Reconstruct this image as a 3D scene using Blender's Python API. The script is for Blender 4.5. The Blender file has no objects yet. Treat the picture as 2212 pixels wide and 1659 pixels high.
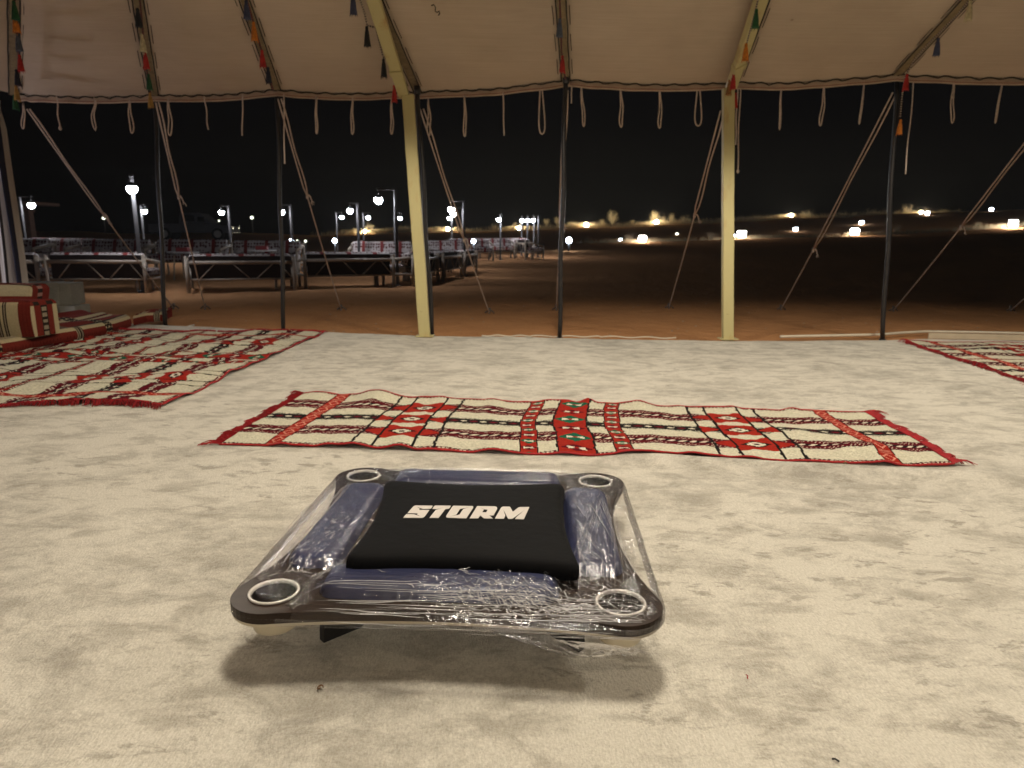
import bpy, bmesh, math, random
import numpy as np
from mathutils import Vector, Matrix, noise as mnoise
from mathutils.geometry import tessellate_polygon

sc = bpy.context.scene
COL = sc.collection
rnd = random.Random(7)

# ------------------------------------------------------------------ camera
FOC, PIT, ROL, CH = 1480.0, 0.2075, 0.008, 0.81      # focal length in units of a 2212-unit wide frame
cam = bpy.data.cameras.new('camera'); camo = bpy.data.objects.new('camera', cam); COL.objects.link(camo)
cam.sensor_width = 36; cam.lens = 36 * FOC / 2212; cam.clip_start = .05; cam.clip_end = 2000
camo.matrix_world = Matrix.Translation((0, 0, CH)) @ Matrix.Rotation(math.pi/2 - PIT, 4, 'X') @ Matrix.Rotation(ROL, 4, 'Z')
cam.dof.use_dof = True; cam.dof.focus_distance = 1.6; cam.dof.aperture_fstop = 6.0
sc.camera = camo

# ------------------------------------------------------------------ world: clear night sky
w = bpy.data.worlds.new('World'); sc.world = w; w.use_nodes = True
nt = w.node_tree
for n in list(nt.nodes): nt.nodes.remove(n)
sky = nt.nodes.new('ShaderNodeTexSky'); sky.sky_type = 'NISHITA'; sky.sun_disc = False
sky.sun_elevation = math.radians(-2); sky.sun_rotation = math.radians(180); sky.ozone_density = 6; sky.dust_density = .1
bg = nt.nodes.new('ShaderNodeBackground'); bg.inputs[1].default_value = 0.017
out = nt.nodes.new('ShaderNodeOutputWorld')
hs = nt.nodes.new('ShaderNodeHueSaturation'); hs.inputs['Saturation'].default_value = .3
nt.links.new(sky.outputs[0], hs.inputs['Color']); nt.links.new(hs.outputs[0], bg.inputs[0]); nt.links.new(bg.outputs[0], out.inputs[0])

# ------------------------------------------------------------------ lamps under the tent roof and in the yard, plus added fill
def lamp(name, kind, loc, power, col, r=.1, cone=None, blend=.1):
    l = bpy.data.lights.new(name, kind); l.energy = power; l.color = col; l.shadow_soft_size = r
    if kind == 'SPOT': l.spot_size = math.radians(cone); l.spot_blend = blend
    o = bpy.data.objects.new(name, l); o.location = loc; COL.objects.link(o); return o
WARM = (1.0, .895, .73)
lamp('tent_or_fill_lamp', 'SPOT', (.05, 1.25, 3.0), 305, WARM, .26, 142, .12)
lamp('tent_or_fill_lamp', 'SPOT', (3.9, 2.4, 2.8), 250, WARM, .19, 142, .12)
lamp('tent_or_fill_lamp', 'SPOT', (-3.6, 1.2, 2.9), 120, (1.0, .83, .68), .19, 142, .12)
lamp('tent_or_fill_lamp', 'SPOT', (-2.0, 4.3, 2.2), 50, WARM, .1, 148, .25)
lamp('tent_or_fill_lamp', 'SPOT', (.35, 4.3, 2.2), 85, WARM, .1, 148, .25)
lamp('tent_or_fill_lamp', 'SPOT', (3.4, 4.3, 2.2), 76, WARM, .1, 148, .25)
lamp('tent_or_fill_lamp', 'SPOT', (.6, -2.8, 2.3), 245, WARM, .25, 150, .12)  # unseen fill behind the camera, added to lift the table's shadow
lamp('yard_lamp', 'POINT', (-5.7, 5.2, 1.0), 48, (.86, .84, 1.0), .20)

sc.view_settings.view_transform = 'Standard'; sc.view_settings.look = 'None'
sc.view_settings.exposure = 0; sc.view_settings.gamma = 1; sc.view_settings.use_curve_mapping = False
sc.render.engine = 'CYCLES'
cy = sc.cycles
cy.use_denoising = True; cy.max_bounces = 7; cy.diffuse_bounces = 4; cy.transparent_max_bounces = 24
cy.sample_clamp_indirect = 4; cy.caustics_reflective = False; cy.caustics_refractive = False

# ------------------------------------------------------------------ measuring helpers (photograph -> points on real surfaces)
_fw = np.array([0, math.cos(PIT), -math.sin(PIT)]); _up = np.array([0, math.sin(PIT), math.cos(PIT)]); _rt = np.array([1., 0, 0])
_r2 = _rt*math.cos(ROL) + _up*math.sin(ROL); _u2 = -_rt*math.sin(ROL) + _up*math.cos(ROL)
def ray(x, y): return _fw + _r2*((x-1106)/FOC) - _u2*((y-829.5)/FOC)
def G(x, y, z=0.0):                                   # point on the horizontal level z
    d = ray(x, y); t = (z-CH)/d[2]; return Vector((d[0]*t, d[1]*t, CH+d[2]*t))
def YP(x, y, yy):                                     # point on the upright plane at distance yy
    d = ray(x, y); t = yy/d[1]; return Vector((d[0]*t, d[1]*t, CH+d[2]*t))

# ------------------------------------------------------------------ mesh helpers
def frame_of(d, hint=None):
    d = d.normalized(); h = hint or Vector((0, 0, 1))
    if abs(d.dot(h)) > .95: h = Vector((0, 1, 0))
    a = d.cross(h).normalized(); return a, a.cross(d).normalized()
class MB:
    def __init__(s): s.v = []; s.f = []; s.m = []
    def add(s, vs, fs, mi=0):
        o = len(s.v); s.v += [tuple(p) for p in vs]
        for f in fs: s.f.append(tuple(i+o for i in f)); s.m.append(mi)
    def box(s, c, d, rz=0, mi=0, mat=None):
        x, y, z = d[0]/2, d[1]/2, d[2]/2; M = mat or Matrix.Rotation(rz, 3, 'Z'); c = Vector(c)
        vs = [c + M @ Vector((i*x, j*y, k*z)) for k in (-1, 1) for j in (-1, 1) for i in (-1, 1)]
        s.add(vs, [(0,2,3,1),(4,5,7,6),(0,1,5,4),(2,6,7,3),(0,4,6,2),(1,3,7,5)], mi)
    def tube(s, pts, r, n=6, mi=0, closed=False, alt=None, cap=True):
        pts = [Vector(p) for p in pts]; k = len(pts); vs = []; prev = None
        for i, p in enumerate(pts):
            if closed: d = pts[(i+1) % k] - pts[i-1]
            else: d = pts[min(i+1, k-1)] - pts[max(i-1, 0)]
            if d.length < 1e-9: d = Vector((0, 0, 1))
            d.normalize()
            if prev is None: a, b = frame_of(d)
            else:
                a = prev - d*prev.dot(d)
                a = a.normalized() if a.length > 1e-6 else frame_of(d)[0]
                b = a.cross(d)
            prev = a; rr = r[i] if isinstance(r, (list, tuple)) else r
            for j in range(n):
                t = 2*math.pi*j/n; vs.append(p + a*(rr*math.cos(t)) + b*(rr*math.sin(t)))
        o = len(s.v); s.v += [tuple(p) for p in vs]
        for i in range(k if closed else k-1):
            i2 = (i+1) % k
            for j in range(n):
                j2 = (j+1) % n; s.f.append((o+i*n+j, o+i*n+j2, o+i2*n+j2, o+i2*n+j)); s.m.append((i % alt) if alt else mi)
        if not closed and cap:
            s.f.append(tuple(o+j for j in range(n))[::-1]); s.m.append(mi)
            s.f.append(tuple(o+(k-1)*n+j for j in range(n))); s.m.append(mi)
    def lathe(s, prof, c=(0, 0, 0), n=16, mi=0, axis=None):
        c = Vector(c); vs = []; k = len(prof)
        a, b, d = Vector((1,0,0)), Vector((0,1,0)), Vector((0,0,1))
        if axis: d = Vector(axis).normalized(); a, b = frame_of(d)
        for r, z in prof:
            for j in range(n):
                t = 2*math.pi*j/n; vs.append(c + a*(r*math.cos(t)) + b*(r*math.sin(t)) + d*z)
        s.add(vs, [(i*n+j, i*n+(j+1) % n, (i+1)*n+(j+1) % n, (i+1)*n+j) for i in range(k-1) for j in range(n)], mi)
    def grid(s, fn, nu, nv, mi=0):
        vs = [fn(i/nu, j/nv) for j in range(nv+1) for i in range(nu+1)]
        s.add(vs, [(j*(nu+1)+i, j*(nu+1)+i+1, (j+1)*(nu+1)+i+1, (j+1)*(nu+1)+i) for j in range(nv) for i in range(nu)], mi)
    def prism(s, loops, z0, z1, fn=None, mi=0):
        L = [[Vector((p[0], p[1], 0)) for p in l] for l in loops]; tri = tessellate_polygon(L)
        flat = [p for l in L for p in l]; n = len(flat)
        z = (lambda p, zz: zz) if fn is None else fn
        vs = [(p.x, p.y, z(p, z0)) for p in flat] + [(p.x, p.y, z(p, z1)) for p in flat]
        fs = []
        for t in tri:
            a, b, c = [flat[i] for i in t]
            if (b-a).cross(c-a).z < 0: t = t[::-1]
            fs.append(tuple(i+n for i in t)); fs.append(tuple(t)[::-1])
        o = 0
        for li, l in enumerate(L):
            k = len(l); ar = sum(l[i].x*l[(i+1) % k].y - l[(i+1) % k].x*l[i].y for i in range(k))
            fl = (ar > 0) == (li == 0)
            for i in range(k):
                q = (o+i, o+(i+1) % k, o+(i+1) % k+n, o+i+n); fs.append(q if fl else q[::-1])
            o += k
        s.add(vs, fs, mi)
    def build(s, name, mats, parent=None, origin=None, smooth=False, bevel=0, seg=2, local=False):
        org = Vector(origin) if origin is not None else (Vector(parent.location) if (parent and not local) else Vector((0, 0, 0)))
        me = bpy.data.meshes.new(name)
        me.from_pydata([tuple(Vector(p) - org) for p in s.v], [], s.f)
        mats = mats if isinstance(mats, (list, tuple)) else [mats]
        for m in mats: me.materials.append(m)
        if len(mats) > 1: me.polygons.foreach_set('material_index', s.m)
        if bevel:
            bm = bmesh.new(); bm.from_mesh(me)
            bmesh.ops.bevel(bm, geom=[e for e in bm.edges if e.calc_face_angle(0) > .6], offset=bevel, segments=seg, affect='EDGES', profile=.6, clamp_overlap=True)
            bm.to_mesh(me); bm.free()
        if smooth: me.polygons.foreach_set('use_smooth', [True]*len(me.polygons))
        me.update()
        o = bpy.data.objects.new(name, me); COL.objects.link(o)
        if parent: o.parent = parent
        elif origin is not None: o.location = org
        return o
def tag(o, label=None, cat=None, group=None, kind=None):
    if label: o['label'] = label
    if cat: o['category'] = cat
    if group: o['group'] = group
    if kind: o['kind'] = kind
    return o
def thing(name, label, cat, loc=(0,0,0), rz=0, group=None):
    o = bpy.data.objects.new(name, None); COL.objects.link(o); o.location = loc; o.rotation_euler = (0, 0, rz)
    o.empty_display_size = .1
    return tag(o, label, cat, group)
KIDS = {}
def copy_tree(o, parent=None):
    c = o.copy(); COL.objects.link(c)
    if parent: c.parent = parent
    for ch in o.children: copy_tree(ch, c)
    return c
def lerp(a, b, t): return a + (b-a)*t
def sstep(a, b, x):
    t = min(1, max(0, (x-a)/(b-a))); return t*t*(3-2*t)
def nz(x, y, z=0): return mnoise.noise(Vector((x, y, z)))

# ------------------------------------------------------------------ materials
def newmat(name):
    m = bpy.data.materials.new(name); m.use_nodes = True; t = m.node_tree
    return m, t, t.nodes['Principled BSDF']
def N(t, k, **kw):
    n = t.nodes.new(k)
    for a, b in kw.items(): setattr(n, a, b)
    return n
def coords(t, space='Object', scale=(1,1,1), rot=(0,0,0)):
    tc = N(t, 'ShaderNodeTexCoord'); mp = N(t, 'ShaderNodeMapping')
    mp.inputs['Scale'].default_value = scale; mp.inputs['Rotation'].default_value = rot
    t.links.new(tc.outputs[space], mp.inputs[0]); return mp.outputs[0]
def noise_n(t, co, scale, detail=4, rough=.55, dist=0):
    n = N(t, 'ShaderNodeTexNoise'); n.inputs['Scale'].default_value = scale; n.inputs['Detail'].default_value = detail
    n.inputs['Roughness'].default_value = rough; n.inputs['Distortion'].default_value = dist
    t.links.new(co, n.inputs['Vector']); return n.outputs['Fac']
def ramp(t, fac, stops):
    r = N(t, 'ShaderNodeValToRGB'); e = r.color_ramp.elements
    while len(e) < len(stops): e.new(.5)
    for i, (p, c) in enumerate(stops):
        e[i].position = p; e[i].color = (*c, 1) if len(c) == 3 else c
    t.links.new(fac, r.inputs[0]); return r.outputs[0]
def math_n(t, op, a, b=None, c=None):
    n = N(t, 'ShaderNodeMath', operation=op)
    for i, x in enumerate((a, b, c)):
        if x is None: continue
        if isinstance(x, (int, float)): n.inputs[i].default_value = x
        else: t.links.new(x, n.inputs[i])
    return n.outputs[0]
def mixc(t, fac, a, b, mode='MIX'):
    n = N(t, 'ShaderNodeMix', data_type='RGBA', blend_type=mode)
    for s, x in ((0, fac), (6, a), (7, b)):
        if isinstance(x, (int, float)): n.inputs[s].default_value = x
        elif isinstance(x, tuple): n.inputs[s].default_value = (*x, 1)
        else: t.links.new(x, n.inputs[s])
    return n.outputs[2]
def bump(t, bsdf, h, strength=.3, dist=.01):
    b = N(t, 'ShaderNodeBump'); b.inputs['Strength'].default_value = strength; b.inputs['Distance'].default_value = dist
    t.links.new(h, b.inputs['Height']); t.links.new(b.outputs[0], bsdf.inputs['Normal']); return b
def plain(name, col, rough=.6, metal=0, var=.25, scale=8, bscale=0, bstr=.2, spec=None, sheen=0):
    m, t, b = newmat(name); co = coords(t)
    c2 = tuple(x*(1-var) for x in col); c1 = tuple(min(1, x*(1+var*.6)) for x in col)
    t.links.new(ramp(t, noise_n(t, co, scale, 5, .6), [(.3, c2), (.7, c1)]), b.inputs['Base Color'])
    b.inputs['Roughness'].default_value = rough; b.inputs['Metallic'].default_value = metal
    if spec is not None: b.inputs['Specular IOR Level'].default_value = spec
    if sheen: b.inputs['Sheen Weight'].default_value = sheen; b.inputs['Sheen Roughness'].default_value = .5
    if bscale: bump(t, b, noise_n(t, co, bscale, 3), bstr, .004)
    return m
def emit(name, col, s):
    m = bpy.data.materials.new(name); m.use_nodes = True; t = m.node_tree; t.nodes.remove(t.nodes['Principled BSDF'])
    e = N(t, 'ShaderNodeEmission'); e.inputs[0].default_value = (*col, 1); e.inputs[1].default_value = s
    t.links.new(e.outputs[0], t.nodes['Material Output'].inputs[0]); return m
def attr_mat(name, rough=.9, bscale=600, bstr=.35, sheen=.2):
    m, t, b = newmat(name); a = N(t, 'ShaderNodeAttribute', attribute_name='weave'); co = coords(t)
    n = noise_n(t, co, 90, 3, .7)
    t.links.new(mixc(t, 1.0, a.outputs['Color'], ramp(t, n, [(.25, (.72,.72,.72)), (.75, (1.08,1.08,1.08))]), 'MULTIPLY'), b.inputs['Base Color'])
    b.inputs['Roughness'].default_value = rough; b.inputs['Specular IOR Level'].default_value = .03
    bump(t, b, noise_n(t, co, bscale, 2), bstr, .002); return m
M = {}
def mk_sand():
    m, t, b = newmat('sand'); co = coords(t)
    big = noise_n(t, co, .35, 4, .6); mid = noise_n(t, co, 3.2, 5, .65); fine = noise_n(t, co, 140, 2)
    c = mixc(t, mid, (.40, .190, .078), (.60, .31, .14))
    c = mixc(t, math_n(t, 'MULTIPLY', big, .45), c, (.38, .20, .11))
    c = mixc(t, 1.0, c, ramp(t, fine, [(.3, (.82,.82,.82)), (.7, (1.1,1.1,1.1))]), 'MULTIPLY')
    t.links.new(c, b.inputs['Base Color']); b.inputs['Roughness'].default_value = 1; b.inputs['Specular IOR Level'].default_value = 0
    h = math_n(t, 'ADD', math_n(t, 'MULTIPLY', noise_n(t, co, 5.5, 5, .65, .4), 1.0), math_n(t, 'MULTIPLY', fine, .05))
    bump(t, b, h, .75, .08); return m
def mk_carpet():
    m, t, b = newmat('plush'); co = coords(t); cs = coords(t, scale=(.75, 1.25, 1), rot=(0, 0, .3))
    n1 = noise_n(t, co, 2.1, 8, .72, .5); n2 = noise_n(t, cs, 7.5, 8, .75, .6); n3 = noise_n(t, co, 0.55, 3, .5)
    s = math_n(t, 'ADD', math_n(t, 'MULTIPLY', n1, .46), math_n(t, 'ADD', math_n(t, 'MULTIPLY', n2, .44), math_n(t, 'MULTIPLY', n3, .18)))
    f = ramp(t, s, [(.44, (0,0,0)), (.50, (.55,.55,.55)), (.555, (1,1,1))])
    fine = noise_n(t, co, 230, 3, .75); tuft = noise_n(t, coords(t, scale=(1, .3, 1), rot=(0,0,.35)), 300, 2, .6)
    c = mixc(t, f, (.36, .337, .288), (.64, .607, .53))  # brushed pile's light and shade put into the colour as mottling
    dark = noise_n(t, coords(t, scale=(.75, 1.35, 1), rot=(0, 0, -.4)), 6.5, 9, .70, .35)
    c = mixc(t, ramp(t, dark, [(.505, (0,0,0)), (.585, (.5,.5,.5)), (.70, (.85,.85,.85))]), c, (.345, .318, .265))
    zone = noise_n(t, co, 1.3, 3, .5); speck = noise_n(t, coords(t, scale=(.6, 1.2, 1), rot=(0, 0, .8)), 15, 7, .72, .3)
    c = mixc(t, math_n(t, 'MULTIPLY', ramp(t, speck, [(.55, (0,0,0)), (.62, (.8,.8,.8))]), ramp(t, zone, [(.42, (0,0,0)), (.54, (1,1,1))])), c, (.30, .275, .228))
    c = mixc(t, 1.0, c, ramp(t, fine, [(.28, (.78,.77,.75)), (.72, (1.09,1.09,1.09))]), 'MULTIPLY')
    c = mixc(t, 1.0, c, ramp(t, tuft, [(.3, (.84,.83,.81)), (.6, (1.03,1.03,1.03))]), 'MULTIPLY')
    t.links.new(c, b.inputs['Base Color']); b.inputs['Roughness'].default_value = 1; b.inputs['Specular IOR Level'].default_value = 0
    b.inputs['Sheen Weight'].default_value = .2; b.inputs['Sheen Roughness'].default_value = .6
    h = math_n(t, 'ADD', math_n(t, 'MULTIPLY', s, .35), math_n(t, 'ADD', math_n(t, 'MULTIPLY', fine, .30), math_n(t, 'MULTIPLY', tuft, .28)))
    bump(t, b, h, .6, .02); return m
def mk_canvas():
    m, t, b = newmat('canvas'); co = coords(t)
    st = noise_n(t, coords(t, scale=(1.2, 60, 60)), 1.5, 4, .6); big = noise_n(t, co, 1.1, 4, .6); wv = noise_n(t, co, 260, 2)
    c = mixc(t, st, (.45, .362, .272), (.59, .49, .385))
    c = mixc(t, 1.0, c, ramp(t, big, [(.3, (.84,.83,.82)), (.7, (1.06,1.06,1.05))]), 'MULTIPLY')
    spots = N(t, 'ShaderNodeTexVoronoi'); spots.inputs['Scale'].default_value = 2.2; t.links.new(co, spots.inputs[0])
    c = mixc(t, ramp(t, spots.outputs['Distance'], [(.018, (.55,.55,.55)), (.03, (0,0,0))]), c, (.12, .07, .04))
    t.links.new(c, b.inputs['Base Color']); b.inputs['Roughness'].default_value = .95; b.inputs['Specular IOR Level'].default_value = .1
    bump(t, b, math_n(t, 'ADD', math_n(t, 'MULTIPLY', st, .6), math_n(t, 'MULTIPLY', wv, .3)), .35, .004); return m
def mk_cream():
    m, t, b = newmat('cream_paint'); co = coords(t)
    r = noise_n(t, coords(t, scale=(1, 1, .35)), 5.0, 5, .65)
    c = mixc(t, ramp(t, r, [(.56, (0,0,0)), (.70, (.8,.8,.8))]), (.50, .44, .215), (.40, .24, .09))
    sp = noise_n(t, co, 40, 3, .7)
    c = mixc(t, ramp(t, sp, [(.68, (0,0,0)), (.75, (.7,.7,.7))]), c, (.16, .09, .045))
    t.links.new(c, b.inputs['Base Color']); b.inputs['Roughness'].default_value = .5; return m
def mk_block():
    m, t, b = newmat('concrete'); co = coords(t)
    v = noise_n(t, co, 9, 6, .7); f = noise_n(t, co, 120, 2)
    c = mixc(t, v, (.20, .19, .155), (.36, .345, .29)); c = mixc(t, 1.0, c, ramp(t, f, [(.3, (.75,.75,.75)), (.7, (1.1,1.1,1.1))]), 'MULTIPLY')
    t.links.new(c, b.inputs['Base Color']); b.inputs['Roughness'].default_value = .95; bump(t, b, math_n(t, 'ADD', v, f), .6, .008); return m
def mk_wood():
    m, t, b = newmat('dark_veneer'); co = coords(t, scale=(1, 9, 9))
    c = ramp(t, noise_n(t, co, 6, 5, .6, .3), [(.3, (.012,.0065,.004)), (.7, (.030,.016,.010))])
    t.links.new(c, b.inputs['Base Color']); b.inputs['Roughness'].default_value = .38; b.inputs['Specular IOR Level'].default_value = .22; return m
def mk_film(name, white, gl, scale, bstr, sc3=(1,1,1), rot=0.0, rough=.12):
    m = bpy.data.materials.new(name); m.use_nodes = True; t = m.node_tree; t.nodes.remove(t.nodes['Principled BSDF'])
    co = coords(t, scale=sc3, rot=(0, 0, rot)); h = noise_n(t, co, scale, 4, .62, .6)
    bp = N(t, 'ShaderNodeBump'); bp.inputs['Strength'].default_value = bstr; bp.inputs['Distance'].default_value = .004; t.links.new(h, bp.inputs['Height'])
    tr = N(t, 'ShaderNodeBsdfTransparent'); tr.inputs[0].default_value = (.97, .97, .98, 1)
    gs = N(t, 'ShaderNodeBsdfGlossy'); gs.inputs['Roughness'].default_value = rough; gs.inputs[0].default_value = (.95, .95, 1, 1); t.links.new(bp.outputs[0], gs.inputs['Normal'])
    df = N(t, 'ShaderNodeBsdfDiffuse'); df.inputs[0].default_value = (.85, .84, .84, 1)
    lw = N(t, 'ShaderNodeFresnel'); lw.inputs['IOR'].default_value = 1.5; t.links.new(bp.outputs[0], lw.inputs['Normal'])
    f = math_n(t, 'MULTIPLY_ADD', lw.outputs[0], .62, gl)
    m1 = N(t, 'ShaderNodeMixShader'); m1.inputs[0].default_value = white; t.links.new(tr.outputs[0], m1.inputs[1]); t.links.new(df.outputs[0], m1.inputs[2])
    m2 = N(t, 'ShaderNodeMixShader'); t.links.new(math_n(t, 'MINIMUM', f, 1.0), m2.inputs[0]); t.links.new(m1.outputs[0], m2.inputs[1]); t.links.new(gs.outputs[0], m2.inputs[2])
    t.links.new(m2.outputs[0], t.nodes['Material Output'].inputs[0]); return m
def mk_cushion():                                     # bench cushions: white weave, dark motifs, red cross bands
    m, t, b = newmat('bench_fabric'); tc = N(t, 'ShaderNodeTexCoord'); sx = N(t, 'ShaderNodeSeparateXYZ'); t.links.new(tc.outputs['Object'], sx.inputs[0])
    fx = math_n(t, 'FRACT', math_n(t, 'MULTIPLY_ADD', sx.outputs[0], 2.1, .5))
    band = math_n(t, 'LESS_THAN', math_n(t, 'ABSOLUTE', math_n(t, 'SUBTRACT', fx, .5)), .085)
    vo = N(t, 'ShaderNodeTexVoronoi'); vo.inputs['Scale'].default_value = 15; vo.inputs['Randomness'].default_value = .35; t.links.new(tc.outputs['Object'], vo.inputs[0])
    dots = math_n(t, 'LESS_THAN', vo.outputs['Distance'], .40)
    n = noise_n(t, tc.outputs['Object'], 9, 2)
    c = mixc(t, dots, (.50, .44, .41), (.10, .03, .03)); c = mixc(t, band, c, (.20, .022, .018))
    c = mixc(t, 1.0, c, ramp(t, n, [(.3, (.75,.75,.75)), (.7, (1,1,1))]), 'MULTIPLY')
    t.links.new(c, b.inputs['Base Color']); b.inputs['Roughness'].default_value = .9; return m
def mk_curtain():
    m, t, b = newmat('striped_curtain'); a = N(t, 'ShaderNodeUVMap'); sx = N(t, 'ShaderNodeSeparateXYZ'); t.links.new(a.outputs[0], sx.inputs[0])
    c = ramp(t, sx.outputs[0], [(0, (.55,.50,.45))]); r = t.nodes[-1]
    r = [n for n in t.nodes if n.bl_idname == 'ShaderNodeValToRGB'][-1]; r.color_ramp.interpolation = 'CONSTANT'
    e = r.color_ramp.elements; W, B, Nv, Br = (.56,.52,.48,1), (.03,.025,.025,1), (.02,.022,.05,1), (.16,.09,.06,1)
    st = [(0,W),(.05,B),(.065,W),(.13,Br),(.16,W),(.22,B),(.23,W),(.25,B),(.26,W),(.34,Br),(.37,W),(.42,B),(.43,W),(.5,Nv),(.53,W),(.6,B),(.615,W),(.66,Br),(.68,W),(.74,B),(.75,W),(.80,B),(.815,W),(.92,Nv),(.965,W)]
    while len(e) < len(st): e.new(.9)
    for i, (p, cc) in enumerate(st): e[i].position = p; e[i].color = cc
    t.links.new(c, b.inputs['Base Color']); b.inputs['Roughness'].default_value = .9; return m
M['sand'] = mk_sand(); M['carpet'] = mk_carpet(); M['canvas'] = mk_canvas(); M['cream'] = mk_cream(); M['block'] = mk_block()
M['hem'] = plain('hem_canvas', (.50, .37, .27), .95, var=.15, scale=12, bscale=200)
M['strap'] = plain('khaki_webbing', (.22, .165, .085), .9, var=.3, scale=30, bscale=200)
M['dark_thread'] = plain('dark_thread', (.030, .022, .012), .9)
M['red_thread'] = plain('red_thread', (.25, .06, .04), .9)
M['pole'] = plain('black_paint', (.018, .016, .016), .35, var=.4, scale=25, bscale=60, bstr=.15)
M['rope'] = plain('rope_fibre', (.60, .49, .41), .95, var=.25, scale=60, bscale=160, bstr=.5)
M['stake'] = plain('stake_iron', (.14, .11, .09), .7)
M['velvet'] = plain('black_velvet', (.0020, .0020, .0024), .72, var=.6, scale=5, sheen=.006, spec=.10, bscale=35, bstr=.25)
M['blue'] = plain('blue_vinyl', (.024, .030, .080), .40, var=.2, scale=7)
M['logo'] = plain('white_print', (.54, .50, .46), .6, var=.05)
M['veneer'] = mk_wood()
M['trim'] = plain('pale_edge', (.48, .42, .31), .5, var=.1)
M['ring'] = plain('silver_plastic', (.52, .49, .45), .22, var=.1, spec=.8)
M['cup'] = plain('cup_dark', (.016, .012, .010), .4)
M['black_board'] = plain('black_board', (.010, .009, .009), .6, var=.3)
M['film'] = mk_film('stretch_film', .005, .032, 55, .55)
M['film_front'] = mk_film('stretch_film_streaked', .006, .040, 70, 1.0, (.05, 1, 1))
M['glint_strand'] = mk_film('film_fold_glint', .68, .14, 90, .6, rough=.2)  # white colour carries the glints of the film folds
M['tube'] = plain('white_tube', (.36, .29, .22), .65, var=.15)
M['cushion'] = mk_cushion()
M['back_fabric'] = plain('brown_fabric', (.022, .013, .011), .9, var=.3)
M['pvc'] = plain('white_pvc', (.60, .55, .44), .5, var=.1)
M['lamp_post'] = plain('lamp_post_paint', (.045, .042, .042), .4)
M['globe'] = emit('lamp_glow', (.86, .90, 1.0), 230)
M['globe_warm'] = emit('lamp_glow_warm', (1.0, .90, .66), 900)
M['flood'] = emit('flood_glow', (1.0, .95, .92), 130)
M['tiny'] = emit('far_lamp_glow', (.95, 1.0, .78), 4)
M['tiny_blue'] = emit('path_lamp_glow', (.75, .86, 1.0), 40)
M['shrub'] = plain('dry_shrub', (.27, .21, .13), .95, var=.45, scale=5)
M['grass'] = plain('dry_grass', (.36, .28, .16), .95, var=.35, scale=4)
M['plinth'] = plain('brown_render', (.14, .075, .05), .9)
M['weave'] = attr_mat('woven_wool'); M['weave_far'] = attr_mat('woven_cover', bscale=300)
M['fringe'] = plain('red_fringe', (.32, .010, .014), .9, var=.4, scale=40)
M['binding'] = plain('red_binding', (.34, .012, .014), .85, var=.25, scale=40)
M['leaf'] = plain('dry_leaf', (.16, .08, .03), .8)
M['carpaint'] = plain('grey_car_paint', (.16, .16, .17), .25, var=.1, spec=.7)
M['glass'] = plain('dark_glass', (.01, .011, .013), .08, var=.1, spec=.8)
M['tyre'] = plain('tyre_rubber', (.012, .012, .012), .85)

# ------------------------------------------------------------------ sand, rising to a low bank and a dune crest
def gz(x, y):
    D = math.hypot(x, y); az = math.degrees(math.atan2(x, y)) if y > 0 else 90*(1 if x > 0 else -1)
    k = 1 + .04*max(0, min(az, 40)-5)
    base = .0009*max(0, min(D, 48)-16)**1.9*k
    zc = 1.2 + .052*max(0, min(az, 40)+13)
    crest = zc + .22*nz(az*.16, 3.1) + .10*nz(az*.6, 8.7)
    if D > 48:
        t = sstep(50, 74, D); base = lerp(base, crest, t)
        if D > 76: base = lerp(crest, -3, sstep(78, 140, D))
    u = .0
    if D > 6.3:
        a = sstep(6.3, 9, D)
        u = a*(.030*nz(x*.55, y*.55) + .020*nz(x*1.7, y*1.7, 4) + .010*nz(x*4.1, y*4.1, 9))
        u += .05*sstep(20, 40, D)*nz(x*.15, y*.15, 2)
    return base + u - .03
def build_ground():
    mb = MB(); angs = []; a = -180.0
    while a < 180: angs.append(a); a += .55 if -42 <= a <= 42 else 3.0
    rad = [.5]
    while rad[-1] < 600: rad.append(rad[-1]*1.028 + .008)
    vs = [(r*math.sin(math.radians(a)), r*math.cos(math.radians(a)), gz(r*math.sin(math.radians(a)), r*math.cos(math.radians(a)))) for r in rad for a in angs]
    n = len(angs); vs.append((0, 0, -.03))
    fs = [(i*n+j, i*n+(j+1) % n, (i+1)*n+(j+1) % n, (i+1)*n+j)[::-1] for i in range(len(rad)-1) for j in range(n)]
    fs += [(len(vs)-1, j, (j+1) % n)[::-1] for j in range(n)]
    mb.add(vs, fs); tag(mb.build('sand', M['sand'], smooth=True), 'orange desert sand around and beyond the tent', kind='structure')
build_ground()
def pebbles():
    mb = MB()
    for i in range(170):
        x, y = rnd.uniform(-4.5, 6.5), 6.15 + 3.2*rnd.random()**1.6; r = rnd.uniform(.004, .012); z = gz(x, y)
        mb.lathe([(0, -r*.5), (r, 0), (r*.8, r*.5), (0, r*.8)], (x, y, z+.001), 5)
    tag(mb.build('pebbles', plain('pale_pebble', (.34, .25, .17), .9)), 'small pale stones scattered on the sand', kind='stuff')
pebbles()

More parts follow.
